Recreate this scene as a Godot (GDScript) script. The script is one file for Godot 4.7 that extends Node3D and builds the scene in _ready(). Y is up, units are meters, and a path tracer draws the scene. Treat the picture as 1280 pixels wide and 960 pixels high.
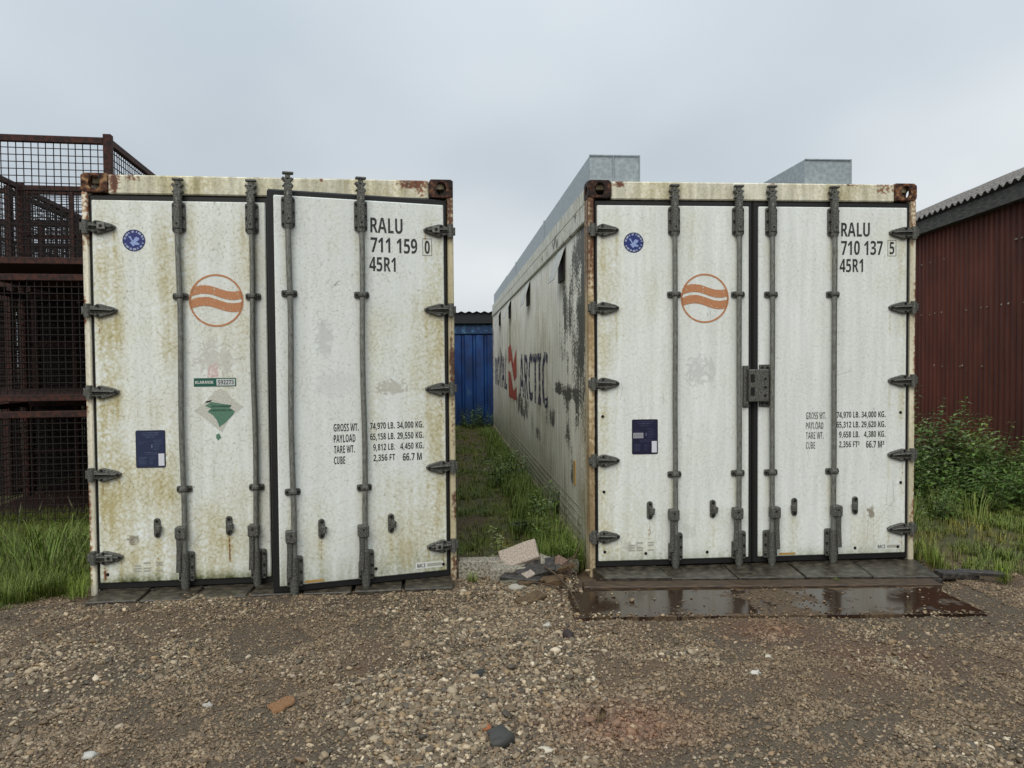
extends Node3D
# Two white refrigerated containers in a gravel yard under an overcast sky.

const L_POS := Vector3(-2.8204, -0.108, -5.082)
const L_YAW := 0.1174
const R_POS := Vector3(0.5505, -0.0903, -5.4759)
const R_YAW := 0.0825
const CW := 2.438
const CH := 2.896
const CL := 12.192
var FLAT := Transform3D(Basis(Vector3(1, 0, 0), Vector3(0, 0, -1), Vector3(0, 1, 0)), Vector3.ZERO)

var rng := RandomNumberGenerator.new()
var M := {}
var taken := {}
var relief := FastNoiseLite.new()
var relief2 := FastNoiseLite.new()
var patchy := FastNoiseLite.new()


# ---------------------------------------------------------------- mesh builder
class MB:
	var v := PackedVector3Array()
	var n := PackedVector3Array()
	var uv := PackedVector2Array()
	var c := PackedColorArray()
	var ink := Color.WHITE
	var inked := false

	func vert(p: Vector3, nn: Vector3) -> void:
		v.append(p)
		n.append(nn)
		uv.append(Vector2.ZERO)
		if inked:
			c.append(ink)

	func tri(a: Vector3, b: Vector3, d: Vector3) -> void:   # counter-clockwise seen from outside
		var nn := (b - a).cross(d - a).normalized()
		vert(a, nn)
		vert(d, nn)
		vert(b, nn)

	func tri3(a: Vector3, b: Vector3, d: Vector3, na: Vector3, nb: Vector3, nd: Vector3) -> void:
		vert(a, na)
		vert(d, nd)
		vert(b, nb)

	func quad(a: Vector3, b: Vector3, d: Vector3, e: Vector3) -> void:
		tri(a, b, d)
		tri(a, d, e)

	func quad_out(a: Vector3, b: Vector3, d: Vector3, e: Vector3, mid: Vector3) -> void:
		if (b - a).cross(d - a).dot((a + b + d + e) * 0.25 - mid) >= 0.0:
			quad(a, b, d, e)
		else:
			quad(a, e, d, b)

	func box(lo: Vector3, hi: Vector3, bv := 0.0, xf := Transform3D.IDENTITY) -> void:
		var m := (lo + hi) * 0.5
		var h := (hi - lo).abs() * 0.5
		bv = minf(bv, minf(h.x, minf(h.y, h.z)) * 0.9)
		var mid := xf * m
		var P := {}
		for sx in [-1, 1]:
			for sy in [-1, 1]:
				for sz in [-1, 1]:
					var s := Vector3(sx, sy, sz)
					for k in 3:
						var q := h - Vector3(bv, bv, bv)
						q[k] = h[k]
						P[[k, sx, sy, sz]] = xf * (m + q * s)
		for s in [-1, 1]:
			quad_out(P[[0, s, -1, -1]], P[[0, s, 1, -1]], P[[0, s, 1, 1]], P[[0, s, -1, 1]], mid)
			quad_out(P[[1, -1, s, -1]], P[[1, 1, s, -1]], P[[1, 1, s, 1]], P[[1, -1, s, 1]], mid)
			quad_out(P[[2, -1, -1, s]], P[[2, 1, -1, s]], P[[2, 1, 1, s]], P[[2, -1, 1, s]], mid)
		if bv > 0.0:
			for a in [-1, 1]:
				for b in [-1, 1]:
					quad_out(P[[0, a, b, -1]], P[[1, a, b, -1]], P[[1, a, b, 1]], P[[0, a, b, 1]], mid)
					quad_out(P[[0, a, -1, b]], P[[2, a, -1, b]], P[[2, a, 1, b]], P[[0, a, 1, b]], mid)
					quad_out(P[[1, -1, a, b]], P[[2, -1, a, b]], P[[2, 1, a, b]], P[[1, 1, a, b]], mid)
					for d in [-1, 1]:
						var p0: Vector3 = P[[0, a, b, d]]
						var p1: Vector3 = P[[1, a, b, d]]
						var p2: Vector3 = P[[2, a, b, d]]
						if (p1 - p0).cross(p2 - p0).dot(p0 - mid) > 0.0:
							tri(p0, p1, p2)
						else:
							tri(p0, p2, p1)

	func cyl(p0: Vector3, p1: Vector3, r0: float, r1: float, seg := 10, caps := true) -> void:
		var ax := (p1 - p0).normalized()
		var u := ax.cross(Vector3.RIGHT if absf(ax.x) < 0.8 else Vector3.UP).normalized()
		var w := ax.cross(u)
		for i in seg:
			var a0 := TAU * i / seg
			var a1 := TAU * (i + 1) / seg
			var d0 := u * cos(a0) + w * sin(a0)
			var d1 := u * cos(a1) + w * sin(a1)
			tri3(p0 + d0 * r0, p0 + d1 * r0, p1 + d1 * r1, d0, d1, d1)
			tri3(p0 + d0 * r0, p1 + d1 * r1, p1 + d0 * r1, d0, d1, d0)
			if caps:
				tri(p1, p1 + d0 * r1, p1 + d1 * r1)
				tri(p0, p0 + d1 * r0, p0 + d0 * r0)

	func tube(pts: PackedVector3Array, r0: float, r1: float, seg := 7) -> void:
		for i in pts.size() - 1:
			var a := lerpf(r0, r1, float(i) / (pts.size() - 1))
			var b := lerpf(r0, r1, float(i + 1) / (pts.size() - 1))
			cyl(pts[i], pts[i + 1], a, b, seg, i == 0 or i == pts.size() - 2)

	static func ccw(poly: PackedVector2Array) -> PackedVector2Array:
		var a := 0.0
		for i in poly.size():
			a += poly[i].cross(poly[(i + 1) % poly.size()])
		var out := poly.duplicate()
		if a < 0.0:
			out.reverse()
		return out

	static func inset(poly: PackedVector2Array, d: float) -> PackedVector2Array:
		var out := PackedVector2Array()
		var k := poly.size()
		for i in k:
			var e0 := (poly[i] - poly[(i + k - 1) % k]).normalized()
			var e1 := (poly[(i + 1) % k] - poly[i]).normalized()
			var n0 := Vector2(-e0.y, e0.x)
			var n1 := Vector2(-e1.y, e1.x)
			var b := n0 + n1
			out.append(poly[i] + b * (d / maxf(0.4, 1.0 + n0.dot(n1))))
		return out

	func prism(poly_in: PackedVector2Array, z0: float, z1: float, bv := 0.0, xf := Transform3D.IDENTITY, back := true) -> void:
		var poly := ccw(poly_in)
		var top := inset(poly, bv) if bv > 0.0 else poly
		var k := poly.size()
		for i in k:
			var j := (i + 1) % k
			var a := poly[i]
			var b := poly[j]
			var zm := z1 - bv
			quad(xf * Vector3(a.x, a.y, z0), xf * Vector3(b.x, b.y, z0), xf * Vector3(b.x, b.y, zm), xf * Vector3(a.x, a.y, zm))
			if bv > 0.0:
				quad(xf * Vector3(a.x, a.y, zm), xf * Vector3(b.x, b.y, zm), xf * Vector3(top[j].x, top[j].y, z1), xf * Vector3(top[i].x, top[i].y, z1))
		face(top, z1, xf, true)
		if back:
			face(poly, z0, xf, false)

	func face(poly: PackedVector2Array, z: float, xf := Transform3D.IDENTITY, front := true) -> void:
		var ix := Geometry2D.triangulate_polygon(poly)
		for i in range(0, ix.size(), 3):
			var a := poly[ix[i]]
			var b := poly[ix[i + 1]]
			var d := poly[ix[i + 2]]
			if ((b - a).cross(d - a) < 0.0) == front:
				var s := b
				b = d
				d = s
			tri(xf * Vector3(a.x, a.y, z), xf * Vector3(b.x, b.y, z), xf * Vector3(d.x, d.y, z))

	func ring(outer: PackedVector2Array, inner: PackedVector2Array, z0: float, z1: float, xf := Transform3D.IDENTITY) -> void:   # both counter-clockwise, same count
		var k := outer.size()
		for i in k:
			var j := (i + 1) % k
			var o0 := outer[i]
			var o1 := outer[j]
			var i0 := inner[i]
			var i1 := inner[j]
			quad(xf * Vector3(o0.x, o0.y, z1), xf * Vector3(o1.x, o1.y, z1), xf * Vector3(i1.x, i1.y, z1), xf * Vector3(i0.x, i0.y, z1))
			quad(xf * Vector3(o1.x, o1.y, z0), xf * Vector3(o0.x, o0.y, z0), xf * Vector3(i0.x, i0.y, z0), xf * Vector3(i1.x, i1.y, z0))
			quad(xf * Vector3(o0.x, o0.y, z0), xf * Vector3(o1.x, o1.y, z0), xf * Vector3(o1.x, o1.y, z1), xf * Vector3(o0.x, o0.y, z1))
			quad(xf * Vector3(i1.x, i1.y, z0), xf * Vector3(i0.x, i0.y, z0), xf * Vector3(i0.x, i0.y, z1), xf * Vector3(i1.x, i1.y, z1))

	func planar(ax: int, ay: int, x0: float, x1: float, y0: float, y1: float) -> void:
		for i in v.size():
			uv[i] = Vector2((v[i][ax] - x0) / (x1 - x0), (y1 - v[i][ay]) / (y1 - y0))

	func to_mesh(mat: Material, onto: ArrayMesh = null) -> ArrayMesh:
		var a := []
		a.resize(Mesh.ARRAY_MAX)
		a[Mesh.ARRAY_VERTEX] = v
		a[Mesh.ARRAY_NORMAL] = n
		a[Mesh.ARRAY_TEX_UV] = uv
		if inked:
			a[Mesh.ARRAY_COLOR] = c
		var m := onto if onto else ArrayMesh.new()
		m.add_surface_from_arrays(Mesh.PRIMITIVE_TRIANGLES, a)
		m.surface_set_material(m.get_surface_count() - 1, mat)
		return m


# ---------------------------------------------------------------- scene helpers
func numbered(called: String) -> String:
	var k: int = taken.get(called, 0)
	taken[called] = k + 1
	return called if k == 0 else "%s_%03d" % [called, k]


func put(called: String, mb: MB, mat: Material, parent: Node = null) -> MeshInstance3D:
	return put_mesh(called, mb.to_mesh(mat), parent)


func put_mesh(called: String, mesh: Mesh, parent: Node = null) -> MeshInstance3D:
	var o := MeshInstance3D.new()
	o.mesh = mesh
	if parent:
		var k: int = 0
		var nm := called
		while parent.has_node(nm):
			k += 1
			nm = "%s_%03d" % [called, k]
		o.name = nm
		parent.add_child(o, true)
	else:
		o.name = numbered(called)
		add_child(o, true)
	return o


func thing(called: String, label: String, category: String, at := Vector3.ZERO, turn := 0.0, group := "") -> Node3D:
	var o := Node3D.new()
	o.name = numbered(called)
	add_child(o, true)
	o.position = at
	o.rotation.y = turn
	tag(o, label, category, group)
	return o


func tag(o: Node, label: String, category: String, group := "") -> void:
	o.set_meta("label", label)
	o.set_meta("category", category)
	if group:
		o.set_meta("group", group)


func kind(o: Node, k: String) -> void:
	o.set_meta("kind", k)


func rect(x0: float, y0: float, x1: float, y1: float, r := 0.0) -> PackedVector2Array:
	if r <= 0.0:
		return PackedVector2Array([Vector2(x0, y0), Vector2(x1, y0), Vector2(x1, y1), Vector2(x0, y1)])
	var out := PackedVector2Array()
	for q in 4:
		var cx := x1 - r if q == 0 or q == 3 else x0 + r
		var cy := y1 - r if q < 2 else y0 + r
		for i in 4:
			var a := PI / 2 * (q + i / 3.0)
			out.append(Vector2(cx + r * cos(a), cy + r * sin(a)))
	return out


func noise(sd: int, freq: float, oct := 4, ridged := false, cell := false) -> FastNoiseLite:
	var f := FastNoiseLite.new()
	f.seed = sd
	f.frequency = freq
	f.noise_type = FastNoiseLite.TYPE_CELLULAR if cell else FastNoiseLite.TYPE_SIMPLEX_SMOOTH
	f.fractal_type = FastNoiseLite.FRACTAL_RIDGED if ridged else FastNoiseLite.FRACTAL_FBM
	f.fractal_octaves = oct
	return f


func ramp(stops: Array) -> Gradient:
	var g := Gradient.new()
	var o := PackedFloat32Array()
	var c := PackedColorArray()
	for s in stops:
		o.append(s[0])
		c.append(s[1])
	g.offsets = o
	g.colors = c
	return g


func ntex(size: int, n: FastNoiseLite, stops: Array) -> NoiseTexture2D:
	var t := NoiseTexture2D.new()
	t.width = size
	t.height = size
	t.seamless = true
	t.noise = n
	if stops:
		t.color_ramp = ramp(stops)
	return t


func mat(tex: Texture2D, scale: Vector3, rough := 0.8, metal := 0.0, tint := Color.WHITE) -> StandardMaterial3D:
	var m := StandardMaterial3D.new()
	m.albedo_color = tint
	m.albedo_texture = tex
	m.uv1_triplanar = true
	m.uv1_scale = scale
	m.roughness = rough
	m.metallic = metal
	return m


func plain(c: Color, rough := 0.7, metal := 0.0) -> StandardMaterial3D:
	var m := StandardMaterial3D.new()
	m.albedo_color = c
	m.roughness = rough
	m.metallic = metal
	return m


func lin(r: float, g: float, b: float) -> Color:
	return Color(r, g, b).linear_to_srgb()


# a weathered painted sheet, in metres: dirt, rust and peeled paint laid where the spec lists them
func weather(w: int, h: int, x0: float, x1: float, y0: float, y1: float, s: Dictionary) -> ImageTexture:
	var sd: int = s.get("seed", 1)
	var ppm := w / (x1 - x0)
	var ppy := h / (y1 - y0)
	var k := 300.0 / ppm
	var na := noise(sd, 0.008 * k, 5).get_image(w, h).get_data()
	var si := noise(sd + 1, 0.045 * k, 4).get_image(w, maxi(8, h / 14))
	si.resize(w, h, Image.INTERPOLATE_BILINEAR)
	var ns := si.get_data()
	var nf := noise(sd + 2, 0.11 * k, 3).get_image(w, h).get_data()
	var nr := noise(sd + 3, 0.05 * k, 3, true).get_image(w, h).get_data()
	var dirt := PackedFloat32Array()
	dirt.resize(w * h)
	dirt.fill(s.get("haze", 0.1))
	var rust := PackedFloat32Array()
	rust.resize(w * h)
	rust.fill(s.get("rust_haze", 0.0))
	var peel := PackedFloat32Array()
	peel.resize(w * h)
	for layer in 3:
		var into: PackedFloat32Array = [dirt, rust, peel][layer]
		for b in s.get(["dirt", "rust", "peel"][layer], []):   # [x, half width, low y, high y, strength]
			var ix0 := clampi(int((b[0] - b[1] * 2.0 - x0) * ppm), 0, w)
			var ix1 := clampi(int((b[0] + b[1] * 2.0 - x0) * ppm), 0, w)
			var iy0 := clampi(int((y1 - b[3]) * ppy), 0, h)
			var iy1 := clampi(int((y1 - b[2]) * ppy), 0, h)
			var fade: float = maxf(0.01, (b[3] - b[2]) * 0.25)
			for y in range(iy0, iy1):
				var ym := y1 - (y + 0.5) / ppy
				var fy := clampf(minf(ym - b[2], b[3] - ym) / fade + 0.15, 0.0, 1.0) * float(b[4])
				for x in range(ix0, ix1):
					var q: float = (x0 + (x + 0.5) / ppm - b[0]) / b[1]
					into[y * w + x] += fy * exp(-q * q * 1.6)
		if layer == 0:
			dirt = into
		elif layer == 1:
			rust = into
		else:
			peel = into
	var base: Color = s.get("base", Color(0.865, 0.885, 0.875))
	var dc: Color = s.get("dirt_color", Color(0.71, 0.67, 0.50))
	var rc: Color = s.get("rust_color", Color(0.36, 0.20, 0.11))
	var pc: Color = s.get("peel_color", Color(0.30, 0.30, 0.28))
	var gc: Color = s.get("algae_color", Color(0.26, 0.28, 0.14))
	var peel_fine: float = s.get("peel_fine", 0.4)
	var peel_sharp: float = s.get("peel_sharp", 9.0)
	var blotch: float = s.get("blotch", 0.55)
	var speck: float = s.get("speck", 0.5)
	var streak: float = s.get("streak", 0.10)
	var algae: float = s.get("algae", 0.0)
	var algae_h: float = s.get("algae_h", 0.25)
	var out := PackedByteArray()
	out.resize(w * h * 3)
	for y in h:
		var ym := y1 - (y + 0.5) / ppy
		var low := clampf(1.0 - (ym - y0) / algae_h, 0.0, 1.0)
		low = low * low * algae
		for x in w:
			var i := y * w + x
			var a := na[i] / 255.0
			var st := ns[i] / 255.0
			var f := nf[i] / 255.0
			var rg := nr[i] / 255.0
			var d := clampf(dirt[i] * (0.35 + blotch * st) * (0.15 + 1.7 * a) + dirt[i] * (rg - 0.45) * 0.9 + dirt[i] * (f - 0.5) * 0.8, 0.0, 1.0)
			var al := clampf(low * (0.1 + 1.4 * f * a + 0.7 * st), 0.0, 1.0)
			var ru := clampf((rust[i] * (0.4 + 0.8 * st) + (f - 0.5) * 0.9 * minf(rust[i] * 2.0, 1.0) - 0.28) * 2.0, 0.0, 1.0) if rust[i] > 0.02 else 0.0
			var pe := clampf((peel[i] + (a - 0.5) * 1.4 + (st - 0.5) * 0.5 + (f - 0.5) * peel_fine - 0.5) * peel_sharp, 0.0, 1.0) if peel[i] > 0.02 else 0.0
			var lum := 1.0 - streak * (st - 0.4) - 0.05 * (f - 0.5)
			if rg > 0.80 and a > 0.38:
				lum -= speck * (rg - 0.80) * 1.6
			if f > 0.80:
				lum -= speck * (f - 0.80) * 2.2
			var r := lerpf(base.r, dc.r, d)
			var g := lerpf(base.g, dc.g, d)
			var b := lerpf(base.b, dc.b, d)
			r = lerpf(r, gc.r, al)
			g = lerpf(g, gc.g, al)
			b = lerpf(b, gc.b, al)
			if ru > 0.0:
				var rl := 0.65 + 0.8 * f
				r = lerpf(r, rc.r * rl, ru)
				g = lerpf(g, rc.g * rl, ru)
				b = lerpf(b, rc.b * rl, ru)
			if pe > 0.0:
				var pl := 0.7 + 0.6 * st
				r = lerpf(r, pc.r * pl, pe)
				g = lerpf(g, pc.g * pl, pe)
				b = lerpf(b, pc.b * pl, pe)
			out[i * 3] = int(clampf(r * lum, 0.0, 1.0) * 255.0)
			out[i * 3 + 1] = int(clampf(g * lum, 0.0, 1.0) * 255.0)
			out[i * 3 + 2] = int(clampf(b * lum, 0.0, 1.0) * 255.0)
	var im := Image.create_from_data(w, h, false, Image.FORMAT_RGB8, out)
	for sc in s.get("scratches", []):   # [[x, y, x, y ...], strength, width in pixels]
		var p: Array = sc[0]
		for q in range(0, p.size() - 3, 2):
			var a := Vector2((p[q] - x0) * ppm, (y1 - p[q + 1]) * ppy)
			var b := Vector2((p[q + 2] - x0) * ppm, (y1 - p[q + 3]) * ppy)
			var steps := int(a.distance_to(b)) + 1
			for t in steps:
				if rng.randf() < 0.25:
					continue
				var pt := a.lerp(b, float(t) / steps) + Vector2(rng.randf_range(-0.6, 0.6), rng.randf_range(-0.6, 0.6))
				for ox in int(sc[2]):
					var ix := int(pt.x) + ox
					var iy := int(pt.y)
					if ix >= 0 and iy >= 0 and ix < w and iy < h:
						var c := im.get_pixel(ix, iy)
						im.set_pixel(ix, iy, c.lerp(Color(0.22, 0.21, 0.18), float(sc[1]) * rng.randf_range(0.4, 1.0)))
	for sf in s.get("scuffs", []):   # [x, y, rx, ry, colour, amount]: a rubbed or torn patch
		for yy in range(int((y1 - sf[1] - sf[3]) * ppy), int((y1 - sf[1] + sf[3]) * ppy)):
			for xx in range(int((sf[0] - sf[2] - x0) * ppm), int((sf[0] + sf[2] - x0) * ppm)):
				if xx < 0 or yy < 0 or xx >= w or yy >= h:
					continue
				var i := yy * w + xx
				var ex: float = ((xx / ppm + x0) - sf[0]) / sf[2]
				var ey: float = ((y1 - yy / ppy) - sf[1]) / sf[3]
				var q := 1.0 - absf(ex) - absf(ey) if sf.size() > 6 else 1.0 - sqrt(ex * ex + ey * ey)
				var amt := clampf((q + (nr[i] / 255.0 - 0.55) * 1.5 + (ns[i] / 255.0 - 0.5) * 0.8) * 2.0, 0.0, 1.0) * float(sf[5]) if q > 0.0 else 0.0
				if amt > 0.0:
					im.set_pixel(xx, yy, im.get_pixel(xx, yy).lerp(sf[4], amt))
	return ImageTexture.create_from_image(im)


func door_runs(sp: Dictionary, side: int, amount: float) -> Dictionary:
	# dirt and rust that run down from hinges, brackets and catches
	var sgn := 1.0 if side == 0 else -1.0
	var e := 0.0 if side == 0 else CW
	for y in [2.54, 1.995, 1.452, 0.905, 0.356]:
		sp.dirt.append([e + sgn * 0.10, 0.03, y - 0.34, y - 0.03, 0.35 * amount])
		sp.dirt.append([e + sgn * 0.2, 0.012, y - 0.22, y, 0.5 * amount])
		sp.rust.append([e + sgn * 0.095, 0.010, y - 0.16, y - 0.02, 0.34 * amount])
		sp.rust.append([e + sgn * 0.2, 0.006, y - 0.10, y + 0.01, 0.38 * amount])
	for x in [[0.616, 1.086], [1.332, 1.797]][side]:
		sp.dirt.append([x, 0.045, 2.15, 2.53, 0.35 * amount])
		sp.dirt.append([x, 0.035, 0.45, 0.79, 0.4 * amount])
		for k in [-0.035, 0.035]:
			sp.rust.append([x + k, 0.006, 2.36, 2.54, 0.33 * amount])
			sp.rust.append([x + k, 0.006, 1.93, 2.09, 0.34 * amount])
			sp.rust.append([x + k, 0.006, 0.66, 0.80, 0.36 * amount])
	for x in [[0.435, 0.9], [1.512, 1.975]][side]:
		sp.rust.append([x, 0.007, 0.28, 0.50, 0.40 * amount])
		sp.dirt.append([x, 0.03, 0.2, 0.50, 0.35 * amount])
	return sp


func sheet_mat(t: Texture2D, rough := 0.45) -> StandardMaterial3D:
	var m := StandardMaterial3D.new()
	m.albedo_texture = t
	m.roughness = rough
	m.texture_repeat = false
	return m


func lettering(parent: Node, called: String, text: String, x0: float, y0: float, x1: float, y1: float, z: float, m: Material, bold := 700) -> MeshInstance3D:
	var f := SystemFont.new()
	f.font_names = PackedStringArray(["Droid Sans"])
	f.font_weight = bold
	var t := TextMesh.new()
	t.text = text
	t.font = f
	t.font_size = 64
	t.pixel_size = 0.01
	t.depth = 0.0
	t.curve_step = 1.0
	var am := ArrayMesh.new()
	var ar := t.surface_get_arrays(0)
	am.add_surface_from_arrays(Mesh.PRIMITIVE_TRIANGLES, ar)
	var bb := am.get_aabb()
	var sx := (x1 - x0) / bb.size.x
	var sy := (y1 - y0) / bb.size.y
	# lettering is baked into the place where it stands
	var vs: PackedVector3Array = ar[Mesh.ARRAY_VERTEX]
	for i in vs.size():
		vs[i] = Vector3(x0 + (vs[i].x - bb.position.x) * sx, y0 + (vs[i].y - bb.position.y) * sy, z)
	ar[Mesh.ARRAY_VERTEX] = vs
	var out := ArrayMesh.new()
	out.add_surface_from_arrays(Mesh.PRIMITIVE_TRIANGLES, ar)
	out.surface_set_material(0, m)
	return put_mesh(called, out, parent)


# ---------------------------------------------------------------- ready
func _ready() -> void:
	rng.seed = 7
	camera_and_light()
	noises()
	materials()
	ground()
	aprons()
	left_container()
	right_container()
	roof_ducts()
	blue_shed()
	red_shed()
	cages()
	plate_and_beam()
	rubble()
	loose_stones()
	gravel()
	grass()
	bushes()


func camera_and_light() -> void:
	var cam := Camera3D.new()
	cam.name = "camera"
	cam.fov = 53.094
	cam.near = 0.05
	cam.far = 900.0
	cam.position = Vector3(0, 1.53, 0)
	cam.basis = Basis(Vector3.RIGHT, -0.0296) * Basis(Vector3.BACK, -0.008)
	add_child(cam)
	var env := Environment.new()
	env.tonemap_mode = Environment.TONE_MAPPER_LINEAR
	env.tonemap_exposure = 1.06
	env.background_mode = Environment.BG_SKY
	env.sdfgi_enabled = true
	env.ssao_enabled = true
	env.ssil_enabled = true
	var sky := Sky.new()
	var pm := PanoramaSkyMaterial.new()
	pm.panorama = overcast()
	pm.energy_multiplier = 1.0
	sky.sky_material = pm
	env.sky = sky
	var we := WorldEnvironment.new()
	we.name = "world_environment"
	we.environment = env
	add_child(we)
	var sun := DirectionalLight3D.new()
	sun.name = "sun"
	sun.light_energy = 0.5
	sun.light_angular_distance = 40.0
	sun.light_color = Color(1.0, 0.965, 0.90)
	sun.shadow_enabled = true
	sun.rotation_degrees = Vector3(-42, -14, 0)
	add_child(sun)


func overcast() -> ImageTexture:
	var w := 1024
	var h := 512
	var big := noise(11, 0.42, 4)
	var small := noise(12, 1.6, 4)
	var out := PackedFloat32Array()
	out.resize(w * h * 3)
	for y in h:
		var el := PI * (0.5 - (y + 0.5) / h)
		var up := sin(el)
		var ce := cos(el)
		for x in w:
			var az := TAU * (x + 0.5) / w
			# a flat cloud layer: the pattern is squeezed towards the horizon
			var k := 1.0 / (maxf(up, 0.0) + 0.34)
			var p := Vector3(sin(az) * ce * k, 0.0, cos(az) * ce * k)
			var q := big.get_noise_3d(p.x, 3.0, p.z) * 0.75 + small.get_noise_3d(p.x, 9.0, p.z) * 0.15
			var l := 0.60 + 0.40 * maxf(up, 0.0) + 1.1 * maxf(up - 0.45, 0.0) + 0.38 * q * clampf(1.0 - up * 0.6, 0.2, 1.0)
			var grey := clampf(0.5 + q * 1.1, 0.0, 1.0)
			var i := (y * w + x) * 3
			out[i] = l * lerpf(0.81, 0.96, grey)
			out[i + 1] = l * lerpf(0.93, 1.0, grey)
			out[i + 2] = l * lerpf(1.045, 1.02, grey)
	return ImageTexture.create_from_image(Image.create_from_data(w, h, false, Image.FORMAT_RGBF, out.to_byte_array()))


func noises() -> void:
	relief.seed = 5
	relief.frequency = 0.5
	relief.fractal_octaves = 3
	relief2.seed = 6
	relief2.frequency = 5.0
	relief2.fractal_octaves = 4
	patchy.seed = 8
	patchy.frequency = 0.9
	patchy.fractal_octaves = 3


func materials() -> void:
	M.hardware = mat(ntex(256, noise(21, 0.06, 6), [[0.15, Color(0.17, 0.165, 0.15)], [0.4, Color(0.29, 0.29, 0.27)], [0.6, Color(0.36, 0.36, 0.34)], [0.85, Color(0.47, 0.47, 0.445)]]), Vector3(5, 5, 5), 0.6, 0.2)
	M.rod = mat(ntex(256, noise(22, 0.06, 6), [[0.15, Color(0.30, 0.29, 0.26)], [0.3, Color(0.40, 0.405, 0.38)], [0.6, Color(0.47, 0.475, 0.45)], [0.85, Color(0.54, 0.545, 0.52)]]), Vector3(6, 1.2, 6), 0.5, 0.3)
	M.pad = mat(ntex(128, noise(23, 0.05, 4), [[0.2, Color(0.38, 0.38, 0.36)], [0.8, Color(0.52, 0.52, 0.49)]]), Vector3(8, 8, 8), 0.5, 0.4)
	M.rubber = mat(ntex(128, noise(24, 0.05, 4), [[0.2, Color(0.012, 0.012, 0.012)], [0.8, Color(0.035, 0.036, 0.035)]]), Vector3(3, 3, 3), 0.6)
	M.bolt = plain(Color(0.06, 0.06, 0.055), 0.6, 0.3)
	M.casting = mat(ntex(256, noise(25, 0.02, 5), [[0.25, Color(0.12, 0.07, 0.05)], [0.45, Color(0.27, 0.15, 0.09)], [0.62, Color(0.40, 0.26, 0.16)], [0.75, Color(0.52, 0.39, 0.26)], [0.9, Color(0.60, 0.50, 0.37)]]), Vector3(3, 3, 3), 0.85)
	M.casting_dark = mat(ntex(256, noise(26, 0.02, 5), [[0.3, Color(0.10, 0.06, 0.045)], [0.6, Color(0.22, 0.12, 0.08)], [0.85, Color(0.40, 0.27, 0.18)]]), Vector3(3, 3, 3), 0.85)
	M.inside = plain(Color(0.10, 0.10, 0.10), 0.9)
	M.letter = mat(ntex(512, noise(48, 0.09, 5), [[0.0, Color(0.085, 0.09, 0.095, 1)], [0.5, Color(0.13, 0.135, 0.14, 1)], [0.73, Color(0.24, 0.24, 0.24, 1)], [0.76, Color(0.4, 0.4, 0.4, 0)], [1.0, Color(0.4, 0.4, 0.4, 0)]]), Vector3(4, 4, 4), 0.6)
	M.letter.transparency = BaseMaterial3D.TRANSPARENCY_ALPHA_SCISSOR
	M.letter.alpha_scissor_threshold = 0.5
	var worn := ntex(256, noise(27, 0.06, 4), [[0.0, Color(0.12, 0.12, 0.125, 1)], [0.60, Color(0.17, 0.17, 0.18, 1)], [0.66, Color(0.3, 0.3, 0.3, 0)], [1.0, Color(0.3, 0.3, 0.3, 0)]])
	M.letter_worn = mat(worn, Vector3(9, 9, 9), 0.6)
	M.letter_worn.transparency = BaseMaterial3D.TRANSPARENCY_ALPHA_SCISSOR
	M.letter_worn.alpha_scissor_threshold = 0.5
	var navy := ntex(256, noise(28, 0.03, 5), [[0.0, Color(0.10, 0.11, 0.26, 1)], [0.62, Color(0.16, 0.165, 0.32, 1)], [0.66, Color(0.3, 0.3, 0.3, 0)], [1.0, Color(0.3, 0.3, 0.3, 0)]])
	M.navy = mat(navy, Vector3(1.2, 1.2, 1.2), 0.6)
	M.navy.transparency = BaseMaterial3D.TRANSPARENCY_ALPHA_SCISSOR
	M.navy.alpha_scissor_threshold = 0.5
	M.orange = mat(ntex(256, noise(29, 0.05, 5), [[0.2, Color(0.72, 0.50, 0.34)], [0.55, Color(0.69, 0.46, 0.31)], [0.75, Color(0.74, 0.55, 0.40)], [0.80, Color(0.77, 0.62, 0.49)], [0.84, Color(0.8, 0.75, 0.7, 0)], [1.0, Color(0.8, 0.75, 0.7, 0)]]), Vector3(3.3, 3.3, 3.3), 0.55)
	M.orange.transparency = BaseMaterial3D.TRANSPARENCY_ALPHA_SCISSOR
	M.orange.alpha_scissor_threshold = 0.5
	M.red_emblem = mat(ntex(256, noise(30, 0.04, 5), [[0.2, Color(0.55, 0.20, 0.13)], [0.6, Color(0.66, 0.25, 0.17)], [0.8, Color(0.70, 0.40, 0.32)]]), Vector3(1.5, 1.5, 1.5), 0.6)
	M.white_print = plain(Color(0.82, 0.83, 0.81), 0.5)
	M.zinc = mat(ntex(512, noise(31, 0.035, 4, false, true), [[0.0, Color(0.52, 0.56, 0.58)], [0.5, Color(0.60, 0.64, 0.66)], [1.0, Color(0.68, 0.72, 0.735)]]), Vector3(1.6, 1.6, 1.6), 0.48, 0.35)
	M.brown_steel = mat(ntex(256, noise(32, 0.03, 5), [[0.2, Color(0.11, 0.055, 0.045)], [0.5, Color(0.20, 0.095, 0.072)], [0.8, Color(0.28, 0.135, 0.095)]]), Vector3(2, 2, 2), 0.8, 0.1)
	M.wire = plain(Color(0.10, 0.068, 0.062), 0.8, 0.2)
	M.concrete_wet = mat(ntex(512, noise(33, 0.02, 6), [[0.2, Color(0.16, 0.145, 0.12)], [0.5, Color(0.245, 0.225, 0.19)], [0.8, Color(0.34, 0.315, 0.27)]]), Vector3(1.3, 1.3, 1.3), 0.38)
	M.concrete_wet.uv1_world_triplanar = true
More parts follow.
